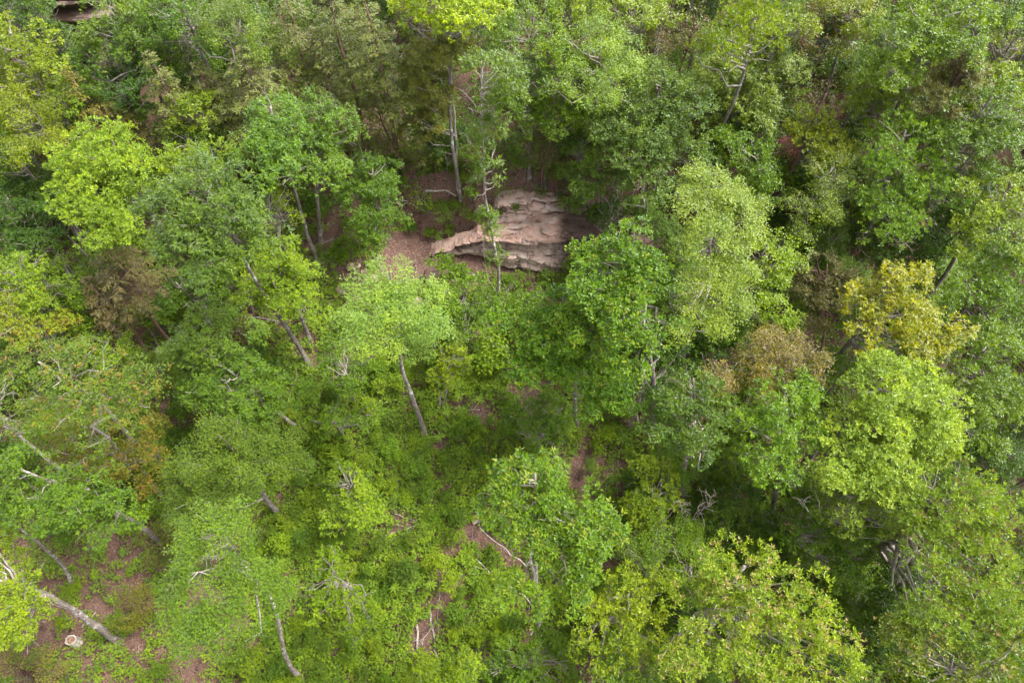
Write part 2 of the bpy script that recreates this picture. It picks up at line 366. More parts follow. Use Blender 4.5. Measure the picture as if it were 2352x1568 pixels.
boulder(812, 614, 1.15, .5, .6, RM[0], 'flat tan slab of rock beside the slope left of the ledge', .35, (.2, .1), 3)
boulder(786, 668, .9, .5, .7, RM[2], 'small pinkish rock above the top left of the pale central tree', .2, (0, .1), 8)
boulder(850, 646, 1.5, .5, .7, RM[2], 'long grey slab half under the pale central crown', .3, (.1, 0), 12)
boulder(838, 625, .7, .4, .5, RM[0], 'small orange pink stone beside the flat tan slab', .8, (0, 0), 15)
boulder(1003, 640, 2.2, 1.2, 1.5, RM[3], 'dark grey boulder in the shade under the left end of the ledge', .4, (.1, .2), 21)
boulder(955, 700, 1.5, .8, 1.2, RM[2], 'greyish boulder seen through the pale central crown', .1, (.1, .2), 25)
boulder(1085, 634, .42, .2, .28, M['bark_pale'], 'small whitish stone on the litter below the overhang', .3, (0, 0), 31)
boulder(1198, 337, .9, .4, .6, RM[0], 'lone pinkish stone on the slope above the ledge', .3, (0.1, 0), 35)
boulder(760, 700, .8, .5, .6, RM[2], 'broken grey stone at the far left foot of the rocky slope', 1.0, (0, .2), 41)
# second cliff, top left corner
def far_cliff():
    c = hit(178, 92); e = empty('rock_cliff', c); tag(e, 'dark shaded cliff of layered rock behind the trees at top left', 'cliff')
    z = -.6
    for k in range(9):
        h = .42 + .25 * random.random(); back = .10 * k + random.uniform(-.3, .3) + (.9 if k in (2, 5) else 0)
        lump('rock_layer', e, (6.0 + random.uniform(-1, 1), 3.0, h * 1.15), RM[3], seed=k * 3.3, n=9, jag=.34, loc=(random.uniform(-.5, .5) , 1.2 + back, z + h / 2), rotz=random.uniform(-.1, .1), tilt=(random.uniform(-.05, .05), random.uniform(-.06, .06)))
        z += h
far_cliff()
# ------------------------------------------------------------------ foliage builders
STY = dict(   # lobe radius, tufts per m2 of lobe, leaves per tuft, leaf length, width, axis pull, up pull, droop, spread, tuft radius, flat
 round=dict(lr=.72, td=9.0, k=12, L=.195, W=.098, ax=.7, up=.3, dr=.15, sp=.8, tr=.12, flat=.8),
 broc=dict(lr=.50, td=13, k=11, L=.19, W=.10, ax=.9, up=.5, dr=0, sp=.75, tr=.10, flat=.85),
 fine=dict(lr=.70, td=14, k=9, L=.145, W=.075, ax=.5, up=.2, dr=.2, sp=1.0, tr=.20, flat=.7),
 droop=dict(lr=.62, td=9.0, k=11, L=.25, W=.085, ax=.6, up=.1, dr=.55, sp=.8, tr=.10, flat=.95),
 spike=dict(lr=.55, td=10, k=10, L=.22, W=.09, ax=.5, up=.9, dr=-.1, sp=.6, tr=.12, flat=1.5),
 maple=dict(lr=.60, td=8.5, k=11, L=.18, W=.13, ax=.6, up=.5, dr=.1, sp=.9, tr=.14, flat=.6),
 layer=dict(lr=.70, td=8.0, k=9, L=.18, W=.12, ax=.2, up=.2, dr=.1, sp=1.0, tr=.20, flat=.35),
 airy=dict(lr=.48, td=7.0, k=8, L=.17, W=.09, ax=.6, up=.4, dr=.1, sp=.9, tr=.16, flat=.8),
 big=dict(lr=.8, td=4.2, k=9, L=.36, W=.15, ax=.3, up=.2, dr=.1, sp=1.0, tr=.05, flat=.7),
 pine=dict(lr=.50, td=9.0, k=15, L=.28, W=.05, ax=.5, up=.5, dr=0, sp=.9, tr=.05, flat=.45),
)
def leaf_quads(B, D, Nn, L, W, fold=.22, curl=.12, tri=False):
    D = unit(D); S = unit(np.cross(D, Nn)); U = np.cross(S, D)
    L = L[:, None] * .88; W = W[:, None] * .90
    if tri:
        b = B + D * L * .12
        V = np.stack([b + S * W * .5, b - S * W * .5, B + D * L * .98 - U * L * curl], 1).reshape(-1, 3)
        return V, np.arange(len(V), dtype=np.int32).reshape(-1, 3)
    m = B + D * L * .48
    v0 = B; v1 = m + S * W * .5 + U * W * fold; v2 = B + D * L - U * L * curl; v3 = m - S * W * .5 + U * W * fold
    V = np.stack([v0, v1, v2, v3], 1).reshape(-1, 3)
    return V, np.arange(len(V), dtype=np.int32).reshape(-1, 4)
def crown_leaves(ells, st, dens=1.0, accp=0.0, low=-.35, coarse=1.0, gap=-.20):
    """leaf-sized faces in tufts on lobes spread through a set of ellipsoids; returns leaves and the lobe centres for the limbs"""
    s = STY[st]; Bs = []; lob = []
    for (c, a, b) in ells:
        c = np.asarray(c, float); S = 4 * PI * ((a * a * a * a) ** .8 / 3 + 2 * (a * b) ** 1.6 / 3) ** (1 / 1.6) if False else 4 * PI * a * (a + 2 * b) / 3
        n = max(5, int(S * .72 / (PI * s['lr'] ** 2) * .88))
        dd = rnd_dirs(n * 4); dd = dd[dd[:, 2] > low]
        keep = []                      # spread directions apart
        mind = 1.5 / math.sqrt(n)
        for d in dd:
            if all(((d - k) ** 2).sum() > mind * mind for k in keep): keep.append(d)
            if len(keep) >= n: break
        dd = np.array(keep); f = rng.uniform(.42, 1.06, len(dd)) + .06 * np.sin(dd[:, 0] * 5 + c[0]) + .06 * np.sin(dd[:, 1] * 6 + c[1])
        ni = int(len(dd) * .14); di = rnd_dirs(ni)
        dd = np.concatenate([dd, di]); f = np.concatenate([f, rng.uniform(.15, .55, ni)])
        sc = np.array([a, a, b]) - s['lr'] * .45; sc = np.maximum(sc, .25)
        P = c + dd * f[:, None] * sc
        for p, d in zip(P, dd): lob.append((p, unit(d / np.array([a, a, b])), s['lr'] * rng.uniform(.5, 1.3)))
    T = []; TA = []; TT = []; gz0 = rng.uniform(0, 90)
    for p, o, r in lob:
        m = max(3, int(s['td'] * 1.08 * dens * r * r * 4.2 * rng.uniform(.7, 1.2)))
        d = rnd_dirs(m * 3); pref = unit(o * .8 + np.array([0, 0, .55]))
        d = d[d @ pref > -.25][:m]
        q = p + d * (r * rng.uniform(.5, 1.12, len(d)))[:, None] * np.array([1, 1, s['flat']])
        gp = np.array([mnoise.noise(Vector((v[0] * .85 + gz0, v[1] * .85, v[2] * .85))) for v in q]) > gap
        d = d[gp]; q = q[gp]
        T.append(q); TA.append(unit(d * .9 + o * .4 + np.array([0, 0, .35]))); TT.append(np.full(len(d), rng.standard_normal()))
    T = np.concatenate(T); TA = np.concatenate(TA); TT = np.concatenate(TT)
    nt = len(T); k = s['k']; tr = rng.standard_normal(nt); ta = rng.random(nt)
    R = np.repeat
    Tq = R(T, k, 0); A = R(TA, k, 0); n = nt * k
    D = unit(A * s['ax'] + np.array([0, 0, s['up'] - s['dr']]) + rng.standard_normal((n, 3)) * s['sp'])
    B = Tq + D * (s['tr'] * rng.uniform(.1, 1.3, n))[:, None]
    Nn = unit(A + np.array([0, 0, .9]) + rng.standard_normal((n, 3)) * .38)
    sz = rng.uniform(.7, 1.25, n) * R(rng.uniform(.8, 1.2, nt), k) * coarse
    V, Q = leaf_quads(B, D, Nn, s['L'] * sz, s['W'] * sz, tri=True)
    tint = np.clip(.5 + .25 * R(TT, k) + .20 * R(tr, k) + .12 * rng.standard_normal(n), 0, 1)
    acc = ((R(ta, k) < accp * 1.3) & (rng.random(n) < .75)).astype(float)
    return V, Q, tint, acc, lob
def hemlock_leaves(c, a, b, dens=1.0, accp=0.1, droop=.12):
    """layered flat sprays on whorled boughs; returns needle pads and the bough curves"""
    c = np.asarray(c, float); H = 2 * b; B = []; D = []; Nn = []; boughs = []
    z = 0.12
    while z < H:
        t = z / H; Lr = a * min(1.0, .05 + 1.15 * t ** .9) * (1 - .35 * max(0, t - .75) / .25)
        for kk in range(rng.integers(4, 7)):
            az = rng.uniform(0, 2 * PI); L = Lr * rng.uniform(.7, 1.2)
            h = np.array([math.cos(az), math.sin(az), 0]); s0 = c + np.array([0, 0, b - z])
            ns = 5; tt = np.linspace(0, 1, ns)
            P = s0 + h * (tt * L)[:, None]; P[:, 2] += .10 * L * np.sin(tt * 2.2) - droop * L * tt ** 2.2
            boughs.append((P, L))
            m = max(5, int(L / .085 * dens)); u = rng.uniform(.12, 1.0, m) ** .8
            pb = np.stack([np.interp(u, tt, P[:, i]) for i in range(3)], 1)
            side = np.cross(h, [0, 0, 1.0]); sg = np.where(rng.random(m) < .5, -1, 1)
            tl = (.10 + .42 * L ** .6 * (1 - u) + .10) * rng.uniform(.6, 1.2, m)
            td = unit(h * .75 + side * sg[:, None] * rng.uniform(.6, 1.2, m)[:, None] + np.array([0, 0, -.12]) + rng.normal(0, .12, (m, 3)))
            q = 5
            uu = np.tile(np.linspace(.15, 1, q), m); base = np.repeat(pb, q, 0) + np.repeat(td, q, 0) * (np.repeat(tl, q) * uu)[:, None]
            base[:, 2] -= .10 * uu ** 2 * np.repeat(tl, q)
            B.append(base + rng.normal(0, .025, base.shape)); D.append(unit(np.repeat(td, q, 0) + rng.normal(0, .5, base.shape) * np.array([1, 1, .5]))); Nn.append(unit(np.array([0, 0, 1.0]) + rng.normal(0, .35, base.shape)))
        z += rng.uniform(.30, .52) * (1 + .2 * t)
    B = np.concatenate(B); D = np.concatenate(D); Nn = np.concatenate(Nn); n = len(B)
    sz = rng.uniform(.7, 1.3, n)
    V, Q = leaf_quads(B, D, Nn, .22 * sz, .072 * sz, .1, .15, tri=True)
    tint = np.clip(.5 + .25 * rng.standard_normal(n), 0, 1); acc = (rng.random(n) < accp).astype(float)
    return V, Q, tint, acc, boughs

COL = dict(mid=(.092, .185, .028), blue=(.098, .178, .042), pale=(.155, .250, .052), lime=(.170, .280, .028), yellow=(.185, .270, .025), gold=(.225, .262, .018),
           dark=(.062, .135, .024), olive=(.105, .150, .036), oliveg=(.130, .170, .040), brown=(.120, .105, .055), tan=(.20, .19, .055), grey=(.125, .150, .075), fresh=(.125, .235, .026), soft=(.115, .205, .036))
def colour(name, v=.07):
    c = COL[name] if isinstance(name, str) else name
    k = 1 + rng.uniform(-v, v); return (c[0] * 1.25 * k * (1 + rng.uniform(-.06, .06)), c[1] * 1.10 * k, c[2] * .55 * k * (1 + rng.uniform(-.15, .15)), 1)

def locate(cx, cy_, h, base=None):
    if base is None:
        C = hit(cx, cy_, h); B = np.array([C[0], C[1], 0.0]); B[:2] += rng.normal(0, .25, 2); B[2] = terrain(B[0], B[1]); return B, C
    B = hit(*base); d = ray(cx, cy_); hd = d[:2]; rel = B[:2] - CAM[:2]
    t = float(hd @ rel / (hd @ hd)); C = CAM + t * d
    top = B[2] + 26; lowz = B[2] + 2.5
    if C[2] > top: C = CAM + d * ((CAM[2] - top) / -d[2])
    if C[2] < lowz: C = CAM + d * ((CAM[2] - lowz) / -d[2])
    return B, C
def radii(C, rx, ry):
    v = C - CAM; dep = v @ FWD; a = rx * dep / F; vy = ry * dep / F
    th = math.atan2(math.hypot(v[0], v[1]), -v[2]); th = max(th, .2)
    q = vy * vy - (a * math.cos(th)) ** 2
    b = math.sqrt(max(q, 0)) / math.sin(th)
    return a, float(np.clip(b, .75 * a, 1.9 * a))
ROOTS = []; NAMED = []
def bark_for(b): return M[b]
def trunk_pts(B, top, n=8, bend=.035):
    P = np.linspace(0, 1, n)[:, None] * (top - B) + B
    Hh = top[2] - B[2]; ph = rng.uniform(0, 6, 4)
    t = np.linspace(0, 1, n)
    P[:, 0] += bend * Hh * np.sin(t * PI * 1.5 + ph[0]) * t * (1 - t) * 2.2; P[:, 1] += bend * Hh * np.sin(t * PI * 1.8 + ph[1]) * t * (1 - t) * 2.2
    P[0, 2] -= .35
    return P
def tree(st, col, ells, h, label, base=None, mat='leaf', accp=0.0, dens=1.0, bark='bark', r0=None, bare=0, name='broadleaf_tree', limbs=1.0, btint=1.0, lean=None, via=None, flatY=False, cat='tree', group=None, forks=0, grow=1.07, skirt=True, gap=-.22):
    if st == 'broc': gap = -.5; skirt = False; dens *= 1.12
    cx, cy_, rx, ry = ells[0]
    B, C = locate(cx, cy_, h, base)
    if lean is not None: B = B + np.array([lean[0], lean[1], 0]); B[2] = terrain(B[0], B[1])
    root = empty(name, B); tag(root, label, cat, group); ROOTS.append(root)
    dep = (C - CAM) @ FWD; E = []
    for i, (x, y, a_, b_) in enumerate(ells):
        if i == 0: P = C
        elif flatY: P = CAM + ray(x, y) * (C[1] / ray(x, y)[1])
        else: P = CAM + ray(x, y) * (dep * (1 + rng.uniform(-.012, .02)))
        a, b = radii(P, a_ * grow, b_ * grow); a = max(a, .5)
        gz = terrain(P[0], P[1]) + .8
        b = min(b, max(.5, (P[2] - gz) * .8))
        E.append((P - B, a, b))
    if name == 'broadleaf_tree' and not flatY and cat == 'tree' and skirt:      # lower side boughs that reach past the dome and break its outline
        for (c, a, b) in list(E)[:6]:
            for _ in range(2):
                az = rng.uniform(0, 2 * PI); q = c + np.array([math.cos(az) * a * 1.02, math.sin(az) * a * 1.02, b * rng.uniform(-.9, .25)]); r_ = a * rng.uniform(.26, .44)
                if q[2] + B[2] > terrain(q[0] + B[0], q[1] + B[1]) + 1.5: E.append((q, r_, r_ * rng.uniform(.5, .8)))
    if name == 'hemlock_tree': E = [(c - np.array([0, 0, .28 * b]), a * 1.06, b * 1.3) for (c, a, b) in E]
    z3 = np.zeros(3); Cl = C - B
    H = Cl[2] + E[0][2] * .55
    if r0 is None: r0 = .05 + .011 * H
    else: r0 *= .88
    btint *= .9
    bm = bark_for(bark); tb = Tubes()
    top = Cl + np.array([0, 0, E[0][2] * .55])
    if via is not None:      # trunk that follows given picture points
        mids = []
        for (vx, vy) in via:
            d = ray(vx, vy); hd = d[:2]; t = float(hd @ (.5 * (B[:2] + C[:2]) - CAM[:2]) / (hd @ hd)); mids.append(CAM + d * t - B)
        K = np.array([z3 - np.array([0, 0, .3])] + mids + [top]); u = np.linspace(0, len(K) - 1, 12)
        TP = np.stack([np.interp(u, range(len(K)), K[:, i]) for i in range(3)], 1); TP[1:-1] = (TP[:-2] + 2 * TP[1:-1] + TP[2:]) / 4
        TP += rng.normal(0, .03, TP.shape)
    else: TP = trunk_pts(z3, top, 9)
    n = len(TP); rr = r0 * (1 - .72 * np.linspace(0, 1, n)); rr[0] *= 1.35
    tb.add(TP, rr, 8, .06)
    tr = tb.build('trunk', bm, root); tr.color = (btint, btint, btint, 1)
    if name == 'hemlock_tree':
        parts = [hemlock_leaves(c, a, b, dens, accp) for (c, a, b) in E]; br = Tubes(); nb = 0
        for p_ in parts:
            for (P, L) in p_[4]:
                if rng.random() < .5: br.add(P, np.linspace(.018, .005, len(P)) * (.5 + L * .35), 3)
        V = np.concatenate([p_[0] for p_ in parts]); tint = np.concatenate([p_[2] for p_ in parts]); acc = np.concatenate([p_[3] for p_ in parts])
    else:
        V, Q, tint, acc, lob = crown_leaves(E, st, dens, accp, gap=gap)
        br = Tubes(); sel = [l for l in lob if rng.random() < min(1, limbs * 34 / max(len(lob), 1))]
        tz = TP[:, 2]
        for (p, o, r) in sel:
            za = np.clip(p[2] - rng.uniform(.35, .9) * np.linalg.norm(p[:2] - Cl[:2]) - .3, tz[2], tz[-1])
            a0 = np.array([np.interp(za, tz, TP[:, 0]), np.interp(za, tz, TP[:, 1]), za])
            Lb = np.linalg.norm(p - a0); Pc = curve(a0, p + o * r * .5, 5, -.06 * Lb, .05)
            br.add(Pc, np.linspace(min(.26 * r0 + .012 * Lb, r0 * .5), .012, 5), 4)
            for _ in range(2):
                q0 = Pc[3]; q1 = q0 + (o * .8 + rnd_dirs(1)[0] * .9 + np.array([0, 0, .2])) * r
                br.add(curve(q0, q1, 3, 0, .08), np.linspace(.017, .006, 3), 3)
        if bare:
            for _ in range(bare):
                bb = Tubes()
                (c, a, b) = E[rng.integers(len(E))]
                d = rnd_dirs(1)[0]; d[2] = abs(d[2]) * .8 + .15; d[1] = -abs(d[1]) * .8; d = unit(d)
                p0 = c + d * np.array([a, a, b]) * .35; p1 = c + d * np.array([a, a, b]) * rng.uniform(.95, 1.15)
                Pm = curve(p0, p1, 6, .1, .07); bb.add(Pm, np.linspace(.036, .010, 6), 4)
                for q in (2, 3, 4):
                    e2 = unit(d + rnd_dirs(1)[0] * .8) * rng.uniform(.5, 1.3)
                    Pq = curve(Pm[q], Pm[q] + e2, 4, .03, .1); bb.add(Pq, np.linspace(.018, .005, 4), 3)
                o2 = bb.build('bare_branch', M['bark_pale'], root); o2.color = (.38, .355, .33, 1)
    if br.V: 
        b2 = br.build('branches', M['bark_pale'] if bark == 'bark' else bm, root); b2.color = (.8 * btint, .8 * btint, .8 * btint, 1); b2['kind'] = 'stuff'
    cr = quads('crown', V, np.arange(len(V), dtype=np.int32).reshape(-1, 3), M['needle'] if name in ('hemlock_tree', 'pine_tree') and mat == 'leaf' else M[mat], root, attrs=dict(tint=tint, accent=acc))
    cr.color = colour(col)
    q = project(C); NAMED.append((q[0], q[1], label, B))
    return root, B, C, TP
# ------------------------------------------------------------------ the trees, one by one (picture of 2352x1568)
HEM = dict(name='hemlock_tree', bark='bark_red')
# --- top left
tree('round', 'yellow', [(52, 118, 80, 82), (20, 190, 60, 50)], 13, 'tall yellow green broadleaf tree near the top left corner')
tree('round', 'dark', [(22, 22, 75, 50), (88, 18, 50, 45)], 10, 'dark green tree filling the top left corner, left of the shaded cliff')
tree('airy', 'dark', [(128, 95, 40, 75)], 8, 'narrow dark green tree between the corner yellow tree and the shaded cliff', r0=.2)
tree('round', 'mid', [(238, 118, 62, 45), (300, 100, 60, 40), (215, 150, 45, 40)], 9, 'mid green tree with thin pale branches just right of the shaded cliff', bare=3)
tree('round', 'soft', [(275, 38, 70, 52), (335, 62, 55, 45)], 10, 'green tree with a long pale limb at the top edge, right of the cliff', bare=4)
tree('round', 'mid', [(430, 40, 70, 48), (372, 30, 40, 45)], 11, 'green tree with a twin grey trunk at the top edge', r0=.28)
tree('layer', 'fresh', [(425, 108, 55, 34)], 7, 'layered bright green tree under the twin trunk tree')
tree('fine', 'soft', [(535, 60, 85, 75), (590, 95, 50, 60)], 12, 'soft green tree whose grey limbs fan out, at the top left of the conifers', bare=6)
tree('round', 'dark', [(262, 205, 75, 52), (335, 170, 60, 50)], 8, 'dark green crown behind the two golden conifer spires')
tree('fine', 'yellow', [(72, 255, 110, 75), (150, 330, 60, 50)], 11, 'feathery yellow green crown filling the upper left edge below the corner tree')
tree('fine', 'fresh', [(12, 320, 50, 70)], 11, 'yellow green crown cut by the left edge, below the feathery one')
tree('round', 'fresh', [(160, 215, 50, 45)], 10, 'bright green crown above the left golden conifer spire')
# --- conifers of the upper left
tree('x', (.165, .165, .03), [(205, 245, 78, 88)], 9, 'left golden olive hemlock with a pointed spire', accp=.18, **HEM)
tree('x', (.15, .158, .034), [(275, 285, 70, 48)], 7, 'small olive hemlock bough mass right of the left golden spire', accp=.12, **HEM)
tree('x', 'oliveg', [(385, 215, 62, 88)], 10, 'second golden olive hemlock spire, right of the first', accp=.16, **HEM)
tree('x', 'oliveg', [(470, 190, 65, 50)], 9, 'brownish hemlock between the second spire and the third', accp=.25, **HEM)
tree('x', 'oliveg', [(585, 190, 110, 90)], 11, 'third hemlock with bare upper twigs and a wide skirt', accp=.2, dens=1.1, **HEM)
tree('x', 'oliveg', [(520, 270, 80, 55)], 7, 'low olive hemlock skirt below the third spire', accp=.2, **HEM)
tree('x', 'olive', [(672, 50, 85, 70)], 11, 'olive hemlock at the top edge left of the big conifer stand', accp=.2, **HEM)
tree('x', 'olive', [(772, 40, 85, 75)], 12, 'olive hemlock at the top edge in the middle of the conifer stand', accp=.15, **HEM)
tree('x', 'oliveg', [(855, 95, 90, 110)], 12, 'largest olive hemlock left of the lone pine', accp=.18, **HEM)
tree('x', 'olive', [(738, 150, 90, 80)], 9, 'spreading olive hemlock with dark gaps under its tiers', accp=.2, **HEM)
tree('x', 'olive', [(862, 245, 80, 85)], 9, 'lower olive hemlock with bare dead twigs above the red slope', base=(915, 372), accp=.25, dens=.9, r0=.12, **HEM)
tree('x', 'olive', [(960, 250, 50, 95)], 8, 'slim reddish stemmed hemlock left of the pine trunk', base=(1004, 400), accp=.15, dens=.8, r0=.09, **HEM)
tree('round', 'dark', [(902, 168, 45, 60)], 7, 'dark green leafy tree showing between hemlock and pine')
# --- top centre
tree('droop', (.235, .37, .016), [(1025, 8, 70, 55), (945, 22, 48, 44), (1105, 18, 62, 46), (1040, 50, 55, 28)], 17, 'bright yellow green crown hanging in from the top centre edge', r0=.2, skirt=False, gap=-.6, dens=1.2)
PINE = dict(name='pine_tree', bark='bark_red')
tree('pine', (.14, .175, .055), [(1030, 112, 50, 26), (985, 112, 45, 24), (1075, 128, 36, 18), (972, 170, 45, 22), (1010, 200, 40, 16), (945, 215, 34, 12), (1000, 265, 45, 18), (960, 300, 40, 18)], 15, 'tall lone pine with a long bare reddish trunk above the ledge', base=(1052, 432), via=[(1046, 300), (1038, 190)], r0=.135, flatY=True, dens=2.2, grow=1.2, btint=1.15, limbs=.5, name='pine_tree', bark='bark_pale')
tree('droop', 'soft', [(1108, 150, 48, 52), (1150, 160, 55, 60), (1175, 215, 45, 50), (1100, 235, 52, 52), (1130, 290, 48, 42), (1098, 335, 45, 42), (1125, 385, 48, 42), (1108, 428, 42, 28), (1118, 500, 20, 26), (1132, 535, 18, 18), (1140, 595, 18, 26)], 12, 'leafy pole tree with a pale trunk that crosses the ledge', base=(1145, 715), via=[(1146, 620), (1128, 530), (1110, 445)], r0=.17, grow=1.0, flatY=True, btint=1.6, limbs=.8)
tree('round', 'fresh', [(1225, 62, 72, 55), (1272, 110, 60, 52)], 11, 'green crown with yellowish tips just right of the top centre yellow one')
tree('round', 'mid', [(1222, 180, 62, 58)], 10, 'mid green crown between the pole tree and the broad light tree')
tree('fine', (.17, .275, .06), [(1375, 130, 105, 80), (1320, 190, 75, 60), (1430, 180, 65, 60)], 13, 'broad light green crown in the upper middle', bare=3)
tree('round', 'lime', [(1335, 40, 70, 45), (1300, 20, 40, 40)], 10, 'fresh lime crown on the top edge above the broad light one')
tree('layer', 'yellow', [(1452, 22, 78, 30), (1530, 15, 50, 22)], 9, 'layered yellow tree at the top edge, middle right')
tree('maple', 'fresh', [(1265, 262, 70, 30), (1330, 262, 60, 30), (1225, 240, 40, 25)], 8, 'light green layered tree with one bare curved limb left of the bluish tree', bare=2)
tree('fine', 'olive', [(1255, 345, 42, 62)], 5, 'small brownish evergreen above the pink rock', mat='needle', accp=.5, bark='bark_red', name='cedar_tree')
tree('fine', 'olive', [(1290, 395, 40, 30)], 3.5, 'low olive evergreen shrub just above the ledge', mat='needle', accp=.35, bark='bark_red', name='cedar_tree')
tree('round', 'mid', [(1335, 350, 48, 55), (1365, 420, 45, 55), (1325, 300, 40, 35)], 9, 'mid green column of foliage right of the ledge top')
tree('round', 'blue', [(1515, 205, 80, 58), (1475, 275, 90, 70), (1560, 270, 78, 80), (1480, 360, 80, 62), (1555, 345, 60, 55), (1480, 430, 58, 50)], 14, 'large bluish green tree with bare grey twigs on top', bare=8, r0=.3)
tree('airy', 'olive', [(1585, 92, 48, 62)], 8, 'brownish sparse conifer between light crowns near the top right', mat='needle', accp=.55, name='cedar_tree', bark='bark_red')
tree('airy', 'tan', [(1515, 70, 30, 50)], 7, 'rusty orange leaved sapling near the top edge', mat='leaf_red', accp=.75, r0=.08)
tree('spike', 'lime', [(1735, 60, 70, 70), (1680, 95, 60, 62)], 12, 'light yellow green crown with upright shoots, top right centre')
tree('round', 'yellow', [(1805, 60, 45, 30), (1782, 95, 42, 30)], 9, 'small bright yellow spreading branch right of the upright crown')
tree('droop', 'pale', [(1725, 175, 90, 66), (1650, 175, 70, 62), (1800, 165, 62, 52), (1720, 235, 75, 50)], 12, 'wide drooping green crown over a forked grey trunk', base=(1668, 300), r0=.2)
tree('airy', 'tan', [(1920, 40, 60, 50), (1885, 90, 60, 45)], 6, 'sparse olive tan understory tree in the top right shade', mat='leaf_red', accp=.3)
tree('layer', 'yellow', [(1965, 30, 60, 50), (1985, 75, 40, 34)], 8, 'yellow layered tree in front of the dark top right gap')
tree('round', 'fresh', [(2165, 40, 105, 66), (2085, 100, 80, 66), (2190, 120, 75, 52), (2060, 165, 60, 42)], 13, 'big bright green tree at the top right', r0=.32)
tree('round', 'yellow', [(2048, 210, 70, 36), (1975, 195, 40, 30)], 7, 'yellow green low crown under the big top right tree')
tree('round', 'mid', [(2290, 15, 75, 42), (2235, 40, 40, 30)], 11, 'green crown cut by the top right corner')
tree('airy', 'yellow', [(2335, 85, 50, 40)], 8, 'small yellow green crown on the right edge near the corner')
tree('pine', 'grey', [(2195, 190, 62, 55), (2150, 225, 55, 42), (2230, 150, 35, 40)], 12, 'soft grey green pine at the upper right', dens=1.7, **PINE)
tree('round', 'lime', [(2315, 190, 62, 42), (2270, 220, 45, 38)], 10, 'yellow green crown right of the grey pine')
# --- upper right half
tree('round', 'yellow', [(1868, 275, 40, 32), (1905, 320, 45, 38), (1850, 330, 40, 32)], 8, 'small sparse lime tree behind the leaning red trunk')
tree('spike', (.145, .265, .05), [(2062, 330, 70, 66), (2135, 335, 62, 72), (2030, 420, 70, 70), (2120, 430, 80, 60), (2060, 510, 70, 52)], 15, 'tall bright green tree with upswept feathery branches', base=(1975, 610), bare=5, r0=.28)
tree('fine', 'pale', [(1900, 405, 62, 48), (1880, 480, 60, 58)], 9, 'pale airy tree between the pale column and the feathery tree', dens=.7)
tree('round', 'mid', [(2255, 255, 85, 52), (2295, 330, 70, 60), (2215, 330, 60, 55)], 12, 'mid green rounded crowns on the right edge below the pine')
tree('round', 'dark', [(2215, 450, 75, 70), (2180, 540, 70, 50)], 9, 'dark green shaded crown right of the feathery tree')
tree('round', 'lime', [(2305, 450, 70, 45), (2240, 500, 55, 40), (2300, 530, 65, 45)], 13, 'bright lime crown on the right edge, upper half')
tree('round', 'fresh', [(2310, 590, 62, 52), (2255, 640, 60, 50), (2310, 690, 55, 52)], 12, 'green crown on the right edge right of the golden tree')
tree('fine', (.20, .30, .075), [(1635, 420, 55, 50), (1610, 490, 75, 62), (1680, 480, 72, 60), (1640, 570, 85, 70), (1640, 665, 70, 62), (1600, 720, 48, 45)], 14, 'tall pale green column of foliage right of the ledge', base=(1575, 860), r0=.3, dens=1.15, gap=-.35)
tree('round', 'fresh', [(1735, 385, 60, 50), (1690, 335, 60, 35), (1745, 450, 55, 40)], 9, 'yellowish green crown behind the pale column')
tree('layer', 'lime', [(1755, 580, 62, 45), (1735, 650, 62, 50), (1815, 590, 42, 38), (1770, 700, 50, 34)], 10, 'lime green layered crown right of the pale column')
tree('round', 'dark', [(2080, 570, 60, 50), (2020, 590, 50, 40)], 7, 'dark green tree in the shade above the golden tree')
tree('pine', (.105, .115, .055), [(1890, 625, 62, 32), (1850, 665, 40, 28), (1905, 680, 50, 30), (1880, 720, 42, 26), (1940, 645, 38, 24)], 11, 'thin greyish pine with a red trunk left of the golden tree', base=(1885, 825), r0=.16, dens=1.3, btint=1.3, **PINE)
tree('droop', (.24, .285, .012), [(2050, 640, 52, 42), (2105, 640, 40, 40), (1980, 700, 66, 50), (2080, 720, 75, 52), (2160, 760, 75, 52), (2085, 800, 70, 38), (1975, 770, 45, 40)], 13, 'golden yellow tree with drooping leaves right of centre', mat='leaf_gold', accp=.15, r0=.28, bare=1, grow=.93, skirt=False, gap=-.28, dens=1.15)
tree('round', 'fresh', [(2290, 790, 66, 62), (2245, 860, 62, 62), (2300, 930, 60, 70), (2240, 970, 50, 45)], 11, 'yellowish green tree on the right edge right of the pale lime crown')
tree('fine', (.165, .175, .045), [(1785, 815, 80, 60), (1740, 850, 60, 45), (1840, 845, 50, 45)], 12, 'tan and rusty tinted rounded tree left of the golden one', mat='leaf_red', accp=.3, r0=.2)
tree('round', 'dark', [(1690, 745, 60, 55), (1650, 800, 50, 50)], 6, 'dark understory crown between pale column and rusty tree')
tree('broc', (.25, .375, .10), [(2010, 885, 85, 72), (2110, 930, 95, 76), (2010, 985, 85, 70), (2140, 1010, 80, 66), (1930, 1060, 80, 60), (2050, 1080, 95, 66)], 15, 'biggest pale lime broccoli like crown on the right', r0=.4, dens=1.1)
tree('broc', 'pale', [(1930, 1140, 80, 58), (2080, 1170, 75, 60)], 12, 'duller green crown just under the biggest pale lime one')
tree('round', 'fresh', [(1790, 925, 75, 42), (1740, 985, 70, 60), (1840, 975, 62, 58), (1770, 1060, 70, 58)], 13, 'bright green rounded tree left of the biggest lime crown', base=(1770, 1225), r0=.25, bare=1)
tree('round', 'blue', [(1585, 885, 62, 60), (1560, 960, 70, 60), (1625, 985, 58, 58), (1590, 1045, 55, 45)], 13, 'bluish green tree with tan dead leaves on its shoulder', base=(1575, 1180), bare=2, r0=.22)
